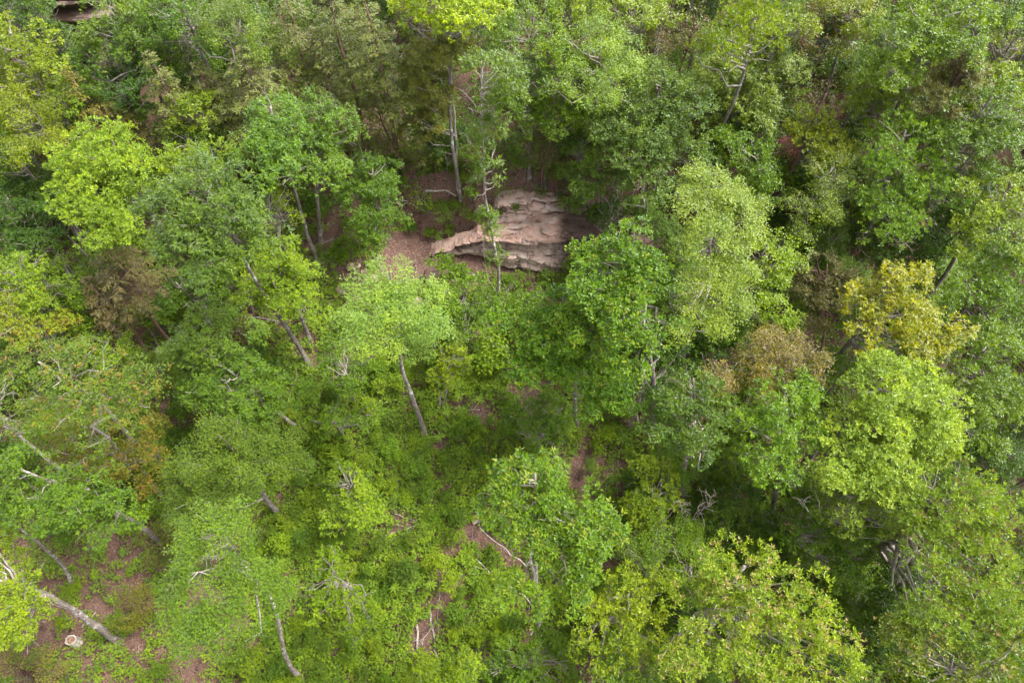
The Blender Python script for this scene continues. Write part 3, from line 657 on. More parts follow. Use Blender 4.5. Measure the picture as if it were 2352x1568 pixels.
tree('fine', (.19, .185, .07), [(1645, 862, 20, 38)], 13, 'tan tinged leafy top beside the bluish tree', mat='leaf_red', accp=.25, r0=.06)
# --- left side
tree('broc', (.205, .33, .06), [(245, 345, 80, 60), (190, 385, 62, 58), (300, 400, 66, 60), (225, 450, 90, 60), (250, 510, 75, 42)], 14, 'bright light green rounded crown with bunched leaves, left of centre', r0=.3, dens=1.1)
tree('round', 'lime', [(480, 370, 78, 40), (400, 385, 48, 34)], 11, 'yellow green crown peeping over the big bluish oak')
tree('round', 'lime', [(438, 262, 52, 36), (460, 235, 26, 24)], 9, 'small bright green crown among the conifers')
tree('round', 'mid', [(440, 325, 60, 35)], 8, 'mid green low crown below the small bright one')
tree('droop', 'blue', [(470, 430, 85, 52), (405, 480, 70, 58), (530, 465, 75, 58), (450, 545, 85, 60), (545, 560, 75, 60), (390, 560, 50, 50), (500, 620, 60, 34)], 14, 'big bluish green oak with pale limbs, left of the ledge', bare=6, r0=.21, base=(712, 840), btint=.9)
tree('droop', (.11, .215, .045), [(628, 265, 55, 48), (600, 320, 62, 56), (660, 320, 55, 66), (640, 390, 66, 50)], 13, 'left of two light topped oaks above the red slope', base=(728, 598), via=[(715, 560), (690, 490)], btint=1.3)
tree('droop', (.12, .22, .05), [(735, 262, 48, 48), (770, 300, 52, 60), (720, 345, 58, 60), (745, 405, 45, 42)], 12, 'right of two light topped oaks, beside the hemlocks', bare=2, base=(735, 560))
tree('airy', 'lime', [(625, 500, 52, 42), (640, 450, 28, 34)], 9, 'small airy lime tree right of the big bluish oak')
tree('droop', 'mid', [(860, 400, 60, 44), (830, 450, 68, 52), (885, 460, 50, 50), (850, 520, 52, 36)], 9, 'mid green tree with a forked pale trunk left of the ledge', base=(866, 592), r0=.17, btint=1.4)
tree('round', 'lime', [(630, 590, 60, 52), (680, 640, 66, 56), (620, 665, 70, 50), (700, 705, 45, 42)], 10, 'yellow green tree between the bluish oak and the pale central tree')
tree('round', 'dark', [(35, 475, 60, 60), (90, 540, 72, 58), (30, 560, 50, 46)], 9, 'dark green crowns on the left edge below the feathery one', r0=.2)
tree('round', 'dark', [(90, 430, 50, 42), (30, 400, 45, 40)], 7, 'shaded green crown left of the bright rounded crown')
tree('round', 'lime', [(42, 640, 72, 42), (90, 665, 45, 30)], 11, 'yellow green crown on the left edge, mid height')
tree('round', (.175, .255, .03), [(45, 720, 75, 50), (85, 760, 50, 38)], 11, 'yellowish crown with orange tips on the left edge', mat='leaf_orange', accp=.10)
tree('layer', 'fresh', [(165, 640, 60, 60), (160, 720, 75, 42), (215, 780, 65, 38)], 8, 'layered green tree between the yellow edge crowns and the brown hemlock')
tree('x', (.12, .125, .06), [(270, 610, 98, 85)], 11, 'brownish purple thinning hemlock left of the big oak', accp=.5, dens=.8, r0=.2, **HEM)
tree('x', (.14, .12, .06), [(230, 680, 62, 60)], 9, 'lower brown twiggy hemlock mass beside the thinning one', accp=.45, dens=.7, **HEM)
tree('round', 'mid', [(415, 665, 62, 40), (520, 660, 60, 36)], 7, 'green crown under the bluish oak with bleached bare limbs', bare=4)
tree('droop', (.112, .20, .05), [(475, 735, 58, 36), (450, 785, 60, 44), (535, 770, 52, 48), (505, 820, 50, 34)], 12, 'small bluish tree with a forked bleached branch in its lower crown', bare=7)
tree('round', 'mid', [(535, 865, 70, 46), (480, 900, 58, 50), (600, 880, 58, 46), (640, 935, 60, 48), (560, 930, 60, 42)], 10, 'mid green crown below the forked bleached branch', base=(690, 985), bare=2, btint=1.4)
tree('airy', 'soft', [(110, 850, 85, 44), (210, 850, 90, 42), (330, 880, 62, 46), (130, 920, 80, 46), (245, 935, 95, 50)], 12, 'wide green crown with orange tips and fanning bare limbs on the left', mat='leaf_orange', accp=.12, bare=8, dens=1.2, base=(400, 1080), btint=1.5)
tree('airy', (.15, .19, .035), [(250, 1010, 85, 48), (330, 1050, 66, 44), (175, 1000, 60, 40), (370, 1100, 40, 40)], 9, 'olive yellow tree with orange flecks under the bare limbs', mat='leaf_orange', accp=.17, bare=3, dens=1.2)
tree('fine', (.10, .178, .04), [(520, 1020, 100, 66), (450, 1080, 80, 66), (590, 1070, 90, 66), (500, 1140, 100, 50), (640, 1010, 60, 45)], 12, 'soft fine leaved dark bluish tree left of the centre bottom', dens=1.1, r0=.25)
tree('round', 'mid', [(70, 1090, 85, 50), (190, 1130, 80, 54), (110, 1170, 66, 40), (265, 1160, 55, 42)], 9, 'green low crown at left with a leaning pale trunk below it', base=(370, 1245), btint=1.4, via=[(310, 1195)])
tree('airy', 'soft', [(-35, 905, 60, 50), (20, 950, 35, 30)], 14, 'tree leaning in at the left edge with a forked pale trunk', base=(214, 1120), bare=5, via=[(150, 1085), (40, 1000)], btint=1.7, bark='bark_pale', r0=.19)
tree('airy', 'mid', [(-20, 1150, 60, 40), (30, 1200, 35, 26)], 12, 'green crown at the left edge over a curved grey trunk', base=(170, 1360), via=[(150, 1300), (85, 1245)], btint=1.3, r0=.19)
tree('round', 'lime', [(25, 1345, 62, 42), (-25, 1300, 50, 50), (55, 1385, 55, 34)], 13, 'yellow green crown in the lower left corner over a long lichened trunk', base=(272, 1471), via=[(190, 1415), (100, 1355)], r0=.33, btint=1.35)
tree('fine', (.125, .15, .03), [(318, 1392, 58, 44)], 2.2, 'low olive evergreen bush beside the long lichened trunk', mat='needle', accp=.15, name='cedar_tree', bark='bark_red')
tree('fine', (.14, .155, .045), [(10, 1525, 50, 40), (95, 1560, 70, 26)], 5, 'wispy olive pine boughs with bare twigs in the bottom left corner', mat='needle', accp=.2, bare=5, dens=.7, name='pine_tree', bark='bark_red')
tree('fine', (.11, .14, .03), [(375, 1245, 50, 25), (420, 1280, 45, 22)], 2.2, 'low dark olive shrub patch above the litter path', mat='needle', accp=.1, name='cedar_tree', bark='bark_red')
# --- centre and bottom
tree('fine', (.20, .325, .10), [(900, 640, 60, 50), (850, 695, 80, 60), (950, 690, 72, 56), (880, 755, 84, 50), (985, 750, 60, 48), (820, 750, 62, 46), (940, 800, 46, 24)], 14, 'large pale green central tree in front of the overhang', base=(976, 1001), via=[(955, 930), (928, 870), (915, 800)], r0=.24, bare=2, dens=1.08, btint=1.1, grow=1.0, skirt=False, gap=-.30)
tree('maple', 'fresh', [(1055, 650, 45, 34), (1000, 610, 30, 26), (1025, 690, 40, 34)], 6, 'fresh green small tree below the pale litter of the overhang')
tree('big', 'mid', [(1070, 735, 58, 46), (1040, 790, 50, 35)], 4, 'large leaved magnolia bush right of the pale central tree')
tree('broc', (.20, .31, .02), [(1045, 825, 44, 34), (1020, 870, 32, 26)], 6, 'bright lime sapling below right of the pale central tree', base=(1013, 938), r0=.10, btint=1.2)
tree('maple', (.105, .222, .026), [(1450, 545, 50, 52), (1430, 620, 80, 58), (1355, 640, 52, 45), (1490, 640, 55, 45), (1480, 720, 72, 58), (1400, 730, 80, 60), (1440, 800, 72, 50)], 13, 'upper green tree with yellow tipped leaves beside the ledge', mat='leaf_gold', accp=.08, r0=.26, base=(1500, 985), gap=-.35)
tree('maple', (.10, .215, .026), [(1290, 700, 72, 54), (1240, 760, 75, 52), (1335, 780, 80, 58), (1260, 825, 62, 44), (1330, 860, 72, 42), (1400, 900, 60, 42), (1210, 850, 55, 42)], 10, 'lower green tree with yellow tipped leaves in the middle', mat='leaf_gold', accp=.10, r0=.2, base=(1328, 985), gap=-.6, dens=1.15)
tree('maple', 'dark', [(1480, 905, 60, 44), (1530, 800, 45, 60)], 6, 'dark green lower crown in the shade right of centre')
tree('round', 'mid', [(1240, 975, 66, 46), (1285, 950, 42, 34)], 5, 'mid green sapling tree below the yellow tipped pair')
tree('round', (.115, .225, .035), [(1230, 1100, 72, 46), (1190, 1150, 60, 40), (1260, 1160, 72, 56), (1335, 1190, 66, 58), (1200, 1230, 55, 46), (1290, 1260, 72, 58), (1215, 1310, 60, 46), (1340, 1290, 55, 50), (1290, 1350, 50, 40), (1185, 1370, 40, 34), (1240, 1390, 36, 26)], 12, 'tall light green tree with pale dead lower limbs, bottom centre', base=(1236, 1432), via=[(1234, 1350), (1225, 1240)], mat='leaf_gold', accp=.10, bare=8, r0=.22, btint=1.3)
tree('round', 'lime', [(1515, 1120, 58, 34), (1490, 1150, 30, 26)], 7, 'lime green crown right of the fallen red log')
tree('fine', 'fresh', [(1520, 1200, 66, 48), (1570, 1240, 60, 40)], 7, 'fine leaved green crown under the lime one')
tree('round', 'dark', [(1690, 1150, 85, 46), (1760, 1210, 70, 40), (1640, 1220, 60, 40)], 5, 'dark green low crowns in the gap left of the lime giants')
tree('round', 'mid', [(1860, 1215, 75, 50), (1935, 1255, 75, 52), (1985, 1200, 60, 45)], 9, 'mid green crown behind the bare dead tree at lower right')
tree('fine', 'soft', [(1580, 1310, 75, 42), (1480, 1270, 66, 44)], 8, 'soft green crown above the bottom lime tree')
tree('spike', (.24, .345, .024), [(1440, 1370, 62, 42), (1370, 1430, 70, 48), (1470, 1440, 70, 52), (1400, 1500, 75, 50), (1520, 1360, 50, 34)], 13, 'bright lime tree at the bottom edge right of centre', r0=.25)
tree('round', 'soft', [(1430, 1555, 75, 34), (1520, 1540, 45, 40)], 12, 'pale green crown on the bottom edge under the lime tree')
tree('spike', (.22, .33, .04), [(1700, 1310, 80, 52), (1600, 1400, 75, 55), (1720, 1400, 85, 60), (1830, 1370, 72, 58), (1660, 1500, 90, 60), (1790, 1490, 90, 58), (1900, 1450, 66, 52), (1920, 1540, 80, 42), (1560, 1510, 55, 55)], 16, 'big olive yellow tree with cream tips at the bottom right', mat='leaf_tan', accp=.11, r0=.4, bare=4, dens=1.05)
tree('spike', (.19, .30, .05), [(2200, 1120, 80, 52), (2150, 1180, 70, 50), (2260, 1190, 75, 62), (2130, 1270, 75, 58), (2240, 1290, 85, 62), (2180, 1370, 85, 58), (2290, 1390, 66, 66), (2120, 1420, 60, 52), (2240, 1460, 85, 55)], 16, 'big olive green tree with rusty flecks in the lower right corner', mat='leaf_red', accp=.09, r0=.4, bare=4, dens=1.05)
tree('spike', (.132, .205, .034), [(2290, 1540, 80, 48), (2150, 1530, 80, 46), (2060, 1500, 55, 42)], 15, 'olive crown touching the bottom right corner', mat='leaf_tan', accp=.08, bare=2)
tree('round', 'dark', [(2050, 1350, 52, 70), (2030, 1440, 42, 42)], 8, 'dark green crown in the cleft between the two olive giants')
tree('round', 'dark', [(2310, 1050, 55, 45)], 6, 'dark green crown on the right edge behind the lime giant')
tree('fine', (.112, .20, .04), [(520, 1225, 75, 46), (470, 1290, 85, 56), (560, 1300, 72, 58), (430, 1370, 66, 50), (520, 1390, 90, 58), (590, 1400, 52, 50), (500, 1450, 70, 38)], 11, 'soft bluish green tree at the bottom left of centre', dens=.95, bare=3, r0=.2, base=(690, 1556), btint=1.3)
tree('round', 'lime', [(760, 1300, 52, 38), (730, 1370, 50, 46), (810, 1390, 55, 50), (840, 1440, 48, 42)], 9, 'yellow green tree with bare white twigs, bottom left of centre', bare=5, dens=.85, grow=.88, skirt=False)
tree('maple', 'lime', [(800, 1110, 60, 40), (830, 1170, 60, 46), (770, 1190, 50, 38)], 6, 'lime yellow low tree left of the bottom centre logs', dens=.9, grow=.9, skirt=False)
tree('round', 'mid', [(1195, 1510, 62, 50), (1270, 1530, 60, 45)], 8, 'green crown on the bottom edge, centre')
tree('maple', 'mid', [(800, 870, 62, 48), (760, 810, 45, 40)], 5, 'green crown at the lower left foot of the pale central tree', grow=.85, skirt=False)
tree('maple', 'fresh', [(760, 960, 66, 46), (840, 950, 50, 38)], 4, 'bright green sapling left of the central grey trunk', grow=.7, skirt=False)
tree('round', 'mid', [(1600, 620, 40, 60), (1540, 700, 50, 60)], 8, 'mid green crown in front of the dark cleft right of the ledge')
tree('layer', 'fresh', [(1120, 690, 40, 30), (1190, 690, 50, 30)], 2.2, 'low green thicket at the foot of the pole tree')
# --- small growth round the ledge
tree('fine', 'mid', [(1012, 478, 42, 32), (1060, 470, 36, 26)], 1.6, 'dark green bush on the slope left of the pole tree', name='shrub', cat='shrub', r0=.04)
tree('airy', 'lime', [(962, 455, 30, 30)], 2.2, 'small yellow green bush on the slope left of the dark bush', name='shrub', cat='shrub', r0=.04)
tree('layer', 'fresh', [(1195, 375, 34, 26)], 2, 'fresh green low bush below the lone pinkish stone', name='shrub', cat='shrub', r0=.04)
tree('fine', 'soft', [(1160, 420, 34, 22)], 1.2, 'thin green bush on the top left corner of the ledge', name='shrub', cat='shrub', r0=.03)
tree('round', 'mid', [(1215, 335, 40, 30), (1170, 345, 26, 24)], 3, 'green bush in the gap right of the pole tree', name='shrub', cat='shrub', r0=.04)
tree('fine', 'olive', [(1300, 425, 44, 22)], 1.0, 'brownish green scrub along the top edge of the ledge', mat='needle', accp=.3, name='shrub', cat='shrub', r0=.03)
tree('airy', 'mid', [(1230, 430, 34, 18)], .8, 'thin scrub with dry stems above the middle of the ledge', name='shrub', cat='shrub', r0=.03, dens=.7)
tree('fine', 'mid', [(742, 602, 30, 26)], 1.5, 'round dark green bush beside the white trunk foot on the slope', name='shrub', cat='shrub', r0=.03)
tree('round', 'fresh', [(800, 560, 34, 28), (770, 585, 22, 20)], 1.4, 'green bush left of the forked pale trunk', name='shrub', cat='shrub', r0=.03)
tree('round', 'mid', [(1085, 300, 30, 40)], 4, 'green undergrowth tree just right of the pine trunk', r0=.05)
tree('round', 'dark', [(1020, 330, 34, 44)], 3, 'dark green undergrowth left of the pine trunk', r0=.05)
tree('round', 'dark', [(1400, 500, 42, 55), (1395, 420, 40, 45)], 6, 'dark green column hiding the right end of the ledge', r0=.12)
tree('round', 'mid', [(1385, 590, 36, 34), (1350, 600, 24, 22)], 3, 'small green tree at the foot of the ledge right end', r0=.08)
# ------------------------------------------------------------------ dead trees, snags, stumps, logs
def world_on(px, py, h=0.0): return hit(px, py, h)
def dead_tree(base, tops, label, mat='dead', r=.12, name='dead_tree', twigs=3, seed=0):
    """bare standing tree: stem with forks that end at given picture points above the base"""
    B = hit(*base); root = empty(name, B); tag(root, label, 'dead tree')
    first = True
    for k, path in enumerate(tops):
        P = []
        for (x, y) in path:
            d = ray(x, y); hd = d[:2]; t = float(hd @ (B[:2] - CAM[:2]) / (hd @ hd)); p = CAM + d * t
            q = CAM + d * ((CAM[1] - B[1]) / -d[1]) if abs(d[1]) > .25 else p
            P.append((q if abs(d[1]) > .25 else p) - B)
        K = np.array(P if k else [[0, 0, -.3]] + P); u = np.linspace(0, len(K) - 1, 3 * len(K))
        C_ = np.stack([np.interp(u, range(len(K)), K[:, i]) for i in range(3)], 1); C_[1:-1] += rng.normal(0, .03, (len(C_) - 2, 3))
        tb = Tubes(); r1 = r if k == 0 else r * .5
        tb.add(C_, np.linspace(r1, r1 * .28, len(C_)), 6, .05)
        for _ in range(twigs):
            i = rng.integers(len(C_) // 2, len(C_)); e = C_[i] + unit(rng.normal(0, 1, 3) + np.array([0, 0, .7])) * rng.uniform(.4, 1.1)
            cc = curve(C_[i], e, 4, .05, .1); tb.add(cc, np.linspace(.022, .006, 4), 3)
            for _ in range(2):
                tb.add(curve(cc[2], cc[2] + rnd_dirs(1)[0] * .35, 3), np.linspace(.012, .005, 3), 3)
        o = tb.build('trunk' if k == 0 else 'limb', M[mat], root); o.color = (1.15, 1.15, 1.15, 1)
    return root
dead_tree((1475, 640), [[(1480, 560), (1488, 455)]], 'slim pale dead snag standing in front of the ledge', r=.075, twigs=5)
dead_tree((1153, 690), [[(1120, 640), (1112, 590), (1110, 545)]], 'thin grey bent sapling stem just left of the pole tree', r=.05, twigs=2)
dead_tree((1893, 1290), [[(1880, 1215), (1882, 1155)], [(1888, 1270), (1908, 1210), (1915, 1160), (1935, 1140)], [(1881, 1210), (1862, 1190), (1845, 1150)], [(1908, 1205), (1925, 1175), (1960, 1190)]], 'bleached dead tree with two upright forks at lower right', mat='bark_pale', r=.10, twigs=7)
dead_tree((1585, 1262), [[(1590, 1200), (1605, 1160)], [(1588, 1220), (1575, 1180), (1560, 1150)], [(1592, 1195), (1620, 1165), (1640, 1135)]], 'small grey leafless sapling right of the lime crown', r=.05, twigs=9)
dead_tree((1785, 475), [[(1820, 390), (1850, 320), (1875, 262), (1898, 215)]], 'reddish brown dead pine trunk leaning right, upper right', mat='bark_red', r=.24, twigs=6)
tree('fine', 'brown', [(1890, 215, 34, 34)], 11, 'purplish dead needles around the top of the leaning red trunk', mat='needle', accp=.8, r0=.06, name='dead_tree', bark='bark_red', dens=.5)
dead_tree((1010, 940), [[(1010, 915), (1018, 900), (1030, 890)]], 'short broken grey stub beside the magnolia whorls', r=.13, twigs=0)
dead_tree((1452, 985), [[(1450, 940), (1446, 915)]], 'thin grey pole right of the shaded green crown', r=.07, twigs=2)
# a rhododendron in flower
tree('fine', (.13, .09, .07), [(1800, 340, 30, 28)], 3.0, 'pink flowering rhododendron left of the leaning red trunk', mat='leaf_pink', accp=.55, name='flowering_shrub', cat='shrub', r0=.05)
# hollow white-rimmed snag in the lower left
def make_stump():
    B = hit(176, 1474); root = empty('tree_stump', B); tag(root, 'round pale broken stump with a brown hollow core, lower left', 'stump')
    n = 20; a = np.arange(n) / n * 2 * PI; jag = rng.uniform(-.10, .10, n); ww = 1 + rng.normal(0, .035, n)
    def ringset(prof):
        V = []
        for (r, z, jj) in prof: V += [[r * ww[i] * math.cos(a[i]), r * ww[i] * .92 * math.sin(a[i]), z + jj * jag[i]] for i in range(n)]
        Q = [[k * n + i, k * n + (i + 1) % n, (k + 1) * n + (i + 1) % n, (k + 1) * n + i] for k in range(len(prof) - 1) for i in range(n)]
        return V, Q
    V, Q = ringset([(.46, -.2, 0), (.40, .12, 0), (.37, .6, 0), (.375, .85, 1), (.29, .83, .8)])
    o = quads('shell', V, Q, M['bark_pale'], root, smooth=False); o.color = (1.35, 1.35, 1.38, 1)
    V, Q = ringset([(.292, .82, .8), (.27, .72, .2), (.02, .70, 0)])
    o = quads('core', V, Q, M['heart'], root, smooth=False)
M['heart'] = noisy_mat('heartwood', [(.17, .09, .06), (.33, .20, .14), (.45, .31, .23)], 7, bump=.6)
make_stump()

LOGS = []
def log(a, b, label, r=.12, mat='dead', kinks=0, name='fallen_log', lift=.06, tint=1.0, fork=True, sub=2):
    A = hit(*a); B = hit(*b); n = 7
    t = np.linspace(0, 1, n)[:, None]; P = A + (B - A) * t
    L = np.linalg.norm(B - A); LOGS.append((A[:2], B[:2]))
    P[1:-1] += rng.normal(0, .02 * L * (1 + kinks), (n - 2, 3)) * np.array([1, 1, .2])
    gz = terrain(P[:, 0], P[:, 1]); P[:, 2] = .5 * (gz + P[:, 2]) + r * .5 + lift
    O = P[0].copy(); root = empty(name, O); tag(root, label, 'log' if r > .05 else 'branch')
    tb = Tubes(); tb.add(P - O, np.linspace(r, r * .55, n), 6, .08)
    o = tb.build('trunk' if r > .05 else 'stem', M[mat], root); o.color = (tint, tint, tint, 1)
    if fork:
        for _ in range(sub):
            i = rng.integers(2, n); d = unit(P[-1] - P[0] + rng.normal(0, .6, 3) * L * np.array([1, 1, .15])); d[2] = abs(d[2]) * .4
            tb = Tubes(); q = P[i] - O; c = curve(q, q + d * min(1.4, L * rng.uniform(.2, .4)), 5, .06, .07); tb.add(c, np.linspace(r * .38, .01, 5), 4)
            for __ in range(2): tb.add(curve(c[2], c[2] + unit(d + rnd_dirs(1)[0] * .8) * .4, 3), np.linspace(.016, .006, 3), 3)
            o = tb.build('limb', M[mat], root); o.color = (tint, tint, tint, 1)
log((978, 440), (1112, 456), 'pale fallen log lying across the slope left of the pole tree', .09, 'bark_pale')
log((1372, 1118), (1420, 1074), 'reddish fallen log lying diagonally below the shaded green crown', .15, 'bark_red', tint=1.7)
log((1086, 1202), (1150, 1172), 'curved grey log left of the tall light green tree', .15, 'dead', fork=False)
log((1140, 1188), (1180, 1176), 'short thick log under the left flank of the tall light green tree', .14, 'dead', fork=False)
log((878, 1232), (958, 1205), 'thin pale branch bent on the undergrowth left of the logs', .05, 'bark_pale')
log((905, 1180), (960, 1200), 'dry forked branch lying above the thin pale one', .06, 'dead')
log((1002, 938), (1102, 942), 'pale branch lying level right of the magnolia whorls', .06, 'bark_pale')
log((962, 1358), (958, 1500), 'left long grey trunk lying downhill near the bottom centre', .14, 'dead', tint=1.05, fork=False)
log((985, 1395), (998, 1480), 'middle grey trunk lying downhill beside the left long one', .12, 'dead', fork=False)
log((1000, 1480), (1012, 1560), 'lower pale trunk running off the bottom centre edge', .09, 'bark_pale', fork=False)
log((1010, 1330), (1003, 1440), 'thin upright looking stem between the downhill trunks', .045, 'bark_pale')
log((918, 1410), (912, 1490), 'short brown trunk lying left of the downhill trunks', .12, 'bark_red', tint=1.5, fork=False)
log((1000, 1425), (945, 1505), 'thin bleached branch crossing the downhill trunks', .035, 'bark_pale')
log((1210, 1310), (1105, 1225), 'long pale dead limb slanting left of the tall light green tree', .05, 'bark_pale', lift=1.0)
log((1225, 1400), (1095, 1290), 'second long dead limb slanting below the first', .05, 'bark_pale', lift=.7)
log((1215, 1375), (1118, 1405), 'arching whitish limb low beside the trunk foot', .035, 'bark_pale', lift=.3)
log((1235, 1440), (1215, 1460), 'stubby forked wood at the foot of the tall light green tree', .15, 'dead')
log((1420, 1060), (1418, 1150), 'upright broken stem at the edge of the lime crown', .08, 'dead')
log((70, 700), (30, 690), 'pale stick on the left edge below the yellow crown', .04, 'bark_pale')
log((455, 690), (530, 675), 'bleached forked limb above the small bluish tree', .07, 'bark_pale', lift=1.6, kinks=1, tint=1.3)
log((580, 745), (640, 752), 'short bleached limb left of the yellow green tree', .04, 'bark_pale', lift=1.0, tint=1.2)
log((255, 805), (345, 760), 'long dead bough reaching left under the brown hemlock', .05, 'dead', lift=1.2)
log((350, 765), (400, 850), 'grey dead pole sloping right under the brown hemlock', .08, 'dead', lift=.5)
log((400, 815), (440, 850), 'tangle of dark dead branches right of the sloping pole', .05, 'dead', lift=.3, sub=4)
log((165, 1405), (215, 1398), 'thin branch lying against the long lichened trunk', .04, 'dead')
log((190, 1440), (222, 1405), 'short grey log under the long lichened trunk', .08, 'dead', fork=False)
log((870, 1545), (930, 1520), 'broken limbs on the litter at the bottom edge left of centre', .06, 'dead', sub=4)
log((1150, 1560), (1190, 1480), 'grey brush pile limb near the bottom edge centre', .05, 'dead', sub=4)
log((1110, 1530), (1150, 1505), 'small tangled limb left of the brush pile', .04, 'bark_pale', sub=4)
log((740, 560), (790, 545), 'fishbone dead conifer branch on the red slope left of the ledge', .04, 'bark_pale', sub=5)
log((868, 345), (905, 372), 'dead bough on the red slope below the lower hemlock', .06, 'dead', sub=4)
log((1270, 255), (1340, 290), 'bare curved limb reaching right below the layered tree', .08, 'bark_pale', lift=3.0)
log((1190, 300), (1215, 345), 'pale pole leaning in the gap right of the pole tree', .07, 'bark_pale', lift=.8)
log((1215, 280), (1232, 295), 'thick broken grey log in the gap above the pink rock', .14, 'dead', fork=False)
log((1340, 950), (1375, 990), 'grey stick on the litter below the shaded green crown', .04, 'dead')
log((1455, 930), (1470, 985), 'pale split log on the litter right of centre', .12, 'bark_pale', fork=False)
log((1660, 1130), (1720, 1150), 'dark dead branches in the shaded gap left of the lime giants', .05, 'dead', sub=4)
log((560, 1290), (575, 1330), 'dead twig caught at the top of the soft bluish tree', .03, 'bark_pale', lift=5)
log((320, 1480), (318, 1500), 'tiny upright twig on the litter path', .02, 'bark_pale', fork=False)
log((1260, 885), (1300, 930), 'short pale stem in the undergrowth below the yellow tipped pair', .05, 'bark_pale')

def logdist(x, y):
    x = np.asarray(x, float); y = np.asarray(y, float); d = np.full(x.shape, 99.0)
    for a, b in LOGS:
        v = b - a; t = np.clip(((x - a[0]) * v[0] + (y - a[1]) * v[1]) / (v @ v + 1e-9), 0, 1)
        d = np.minimum(d, np.hypot(x - a[0] - t * v[0], y - a[1] - t * v[1]))
    return d
# ------------------------------------------------------------------ magnolia whorls: every big leaf is a part
def blade_mesh():
    V = []; Q = []; n = 5
    for i in range(n):
        t = i / (n - 1); w = .155 * math.sin(PI * min(1, .08 + t * .95)) ** .8 * (.55 + .6 * t); z = .10 * math.sin(t * 2.4) - .16 * t * t; x = .50 * t
        V += [(x, -w * .5, z + .03 * w / .1), (x, 0, z), (x, w * .5, z + .03 * w / .1)]
    for i in range(n - 1):
        for j in range(2): a = i * 3 + j; Q.append([a, a + 1, a + 4, a + 3])
    o = quads('leaf', V, Q, M['leaf'], None, attrs=dict(tint=rng.uniform(.45, .95, len(Q)), accent=np.zeros(len(Q))))
    me = o.data; bpy.data.objects.remove(o); return me
BLADE = blade_mesh()
WH = [(966, 906, 'topmost magnolia whorl beside the central grey trunk'), (974, 927, 'second magnolia whorl down beside the central grey trunk'), (984, 949, 'lowest magnolia whorl beside the central grey trunk'),
      (1055, 910, 'magnolia whorl under the bright lime sapling'), (1102, 918, 'largest magnolia whorl right of the bright lime sapling'), (1024, 948, 'magnolia whorl beside the pale level branch'),
      (1089, 1090, 'magnolia whorl among logs left of the tall light green tree'), (907, 1349, 'droopy magnolia whorl left of the downhill trunks'), (990, 1341, 'magnolia whorl at the head of the downhill trunks'),
      (1354, 1102, 'magnolia whorl just left of the reddish fallen log'), (1062, 640, 'magnolia whorl at the edge of the litter under the overhang'), (1010, 1003, 'small magnolia whorl in the undergrowth below the pale branch')]
for (x, y, lab) in WH:
    hgt = 1.9; C_ = hit(x, y, hgt); e = empty('magnolia_plant', (C_[0], C_[1], terrain(C_[0], C_[1]))); tag(e, lab, 'plant')
    tb = Tubes(); tb.add(curve((0, 0, -.1), (0, 0, hgt), 4, 0, .02), np.linspace(.03, .015, 4), 4); tb.build('stem', M['bark'], e)
    LOGS.append((C_[:2] - .3, C_[:2] + np.array([.3, .3])))
    k = 9; off = rng.uniform(0, 6)
    for i in range(k):
        o = bpy.data.objects.new('leaf', BLADE); link(o, e); o.location = (0, 0, hgt + rng.uniform(-.03, .03)); s = rng.uniform(.8, 1.15); o.scale = (s, s, s)
        o.rotation_euler = (rng.uniform(-.2, .2), rng.uniform(-.35, .15), off + i * 2 * PI / k + rng.uniform(-.15, .15)); o.color = colour((.12, .22, .035))

q_ = hit(176, 1474); LOGS.append((q_[:2] - .5, q_[:2] + .5)); q_ = hit(205, 1500); LOGS.append((q_[:2] - .5, q_[:2] + .5))
# ------------------------------------------------------------------ shrubs, low and tall: a few built, the rest copied
GAP = [(640, 840), (760, 600), (820, 460), (1000, 400), (1230, 290), (1330, 440), (1400, 560), (1390, 640), (1160, 700), (1120, 850), (1500, 880), (1520, 1060), (1420, 1180), (1420, 1330), (1250, 1568), (-80, 1620), (-80, 1240), (200, 1180), (700, 1150)]
def inside(px, py, poly=GAP):
    c = False; j = len(poly) - 1
    for i in range(len(poly)):
        xi, yi = poly[i]; xj, yj = poly[j]
        if (yi > py) != (yj > py) and px < (xj - xi) * (py - yi) / (yj - yi) + xi: c = not c
        j = i
    return c
protos = []
for i in range(9):
    st = ['maple', 'round', 'layer', 'airy', 'round', 'maple', 'fine', 'layer', 'round'][i]
    a = .75 + .12 * (i % 4); hh = 1.0 + .5 * (i % 3)
    E = [((0, 0, hh), a, a * .7), ((rng.uniform(-.5, .5), rng.uniform(-.5, .5), hh * .8), a * .8, a * .5)]
    V, Q, ti, ac, lob = crown_leaves(E, st, .85, .03, low=-.1)
    root = empty('shrub', (0, 0, 0)); cr = quads('foliage', V, Q, M['leaf'], root, attrs=dict(tint=ti, accent=ac))
    tb = Tubes()
    for (p, o, r) in lob[:14]: tb.add(curve((0, 0, -.1), p, 4, 0, .06), np.linspace(.022, .008, 4), 3)
    tb.build('stems', M['bark'], root)
    protos.append(root)
def copy_tree(o, loc, rz, s, col):
    c = o.copy(); SC.collection.objects.link(c); c.location = loc; c.rotation_euler = (0, 0, rz); c.scale = (s, s, s)
    for ch in o.children:
        d = ch.copy(); SC.collection.objects.link(d); d.parent = c
        if d.name.startswith('foliage') or d.name.startswith('crown'): d.color = col
    return c
CN = dict(dark='dark green', mid='mid green', fresh='fresh green', soft='dull green', lime='lime green')
SEEN = {}
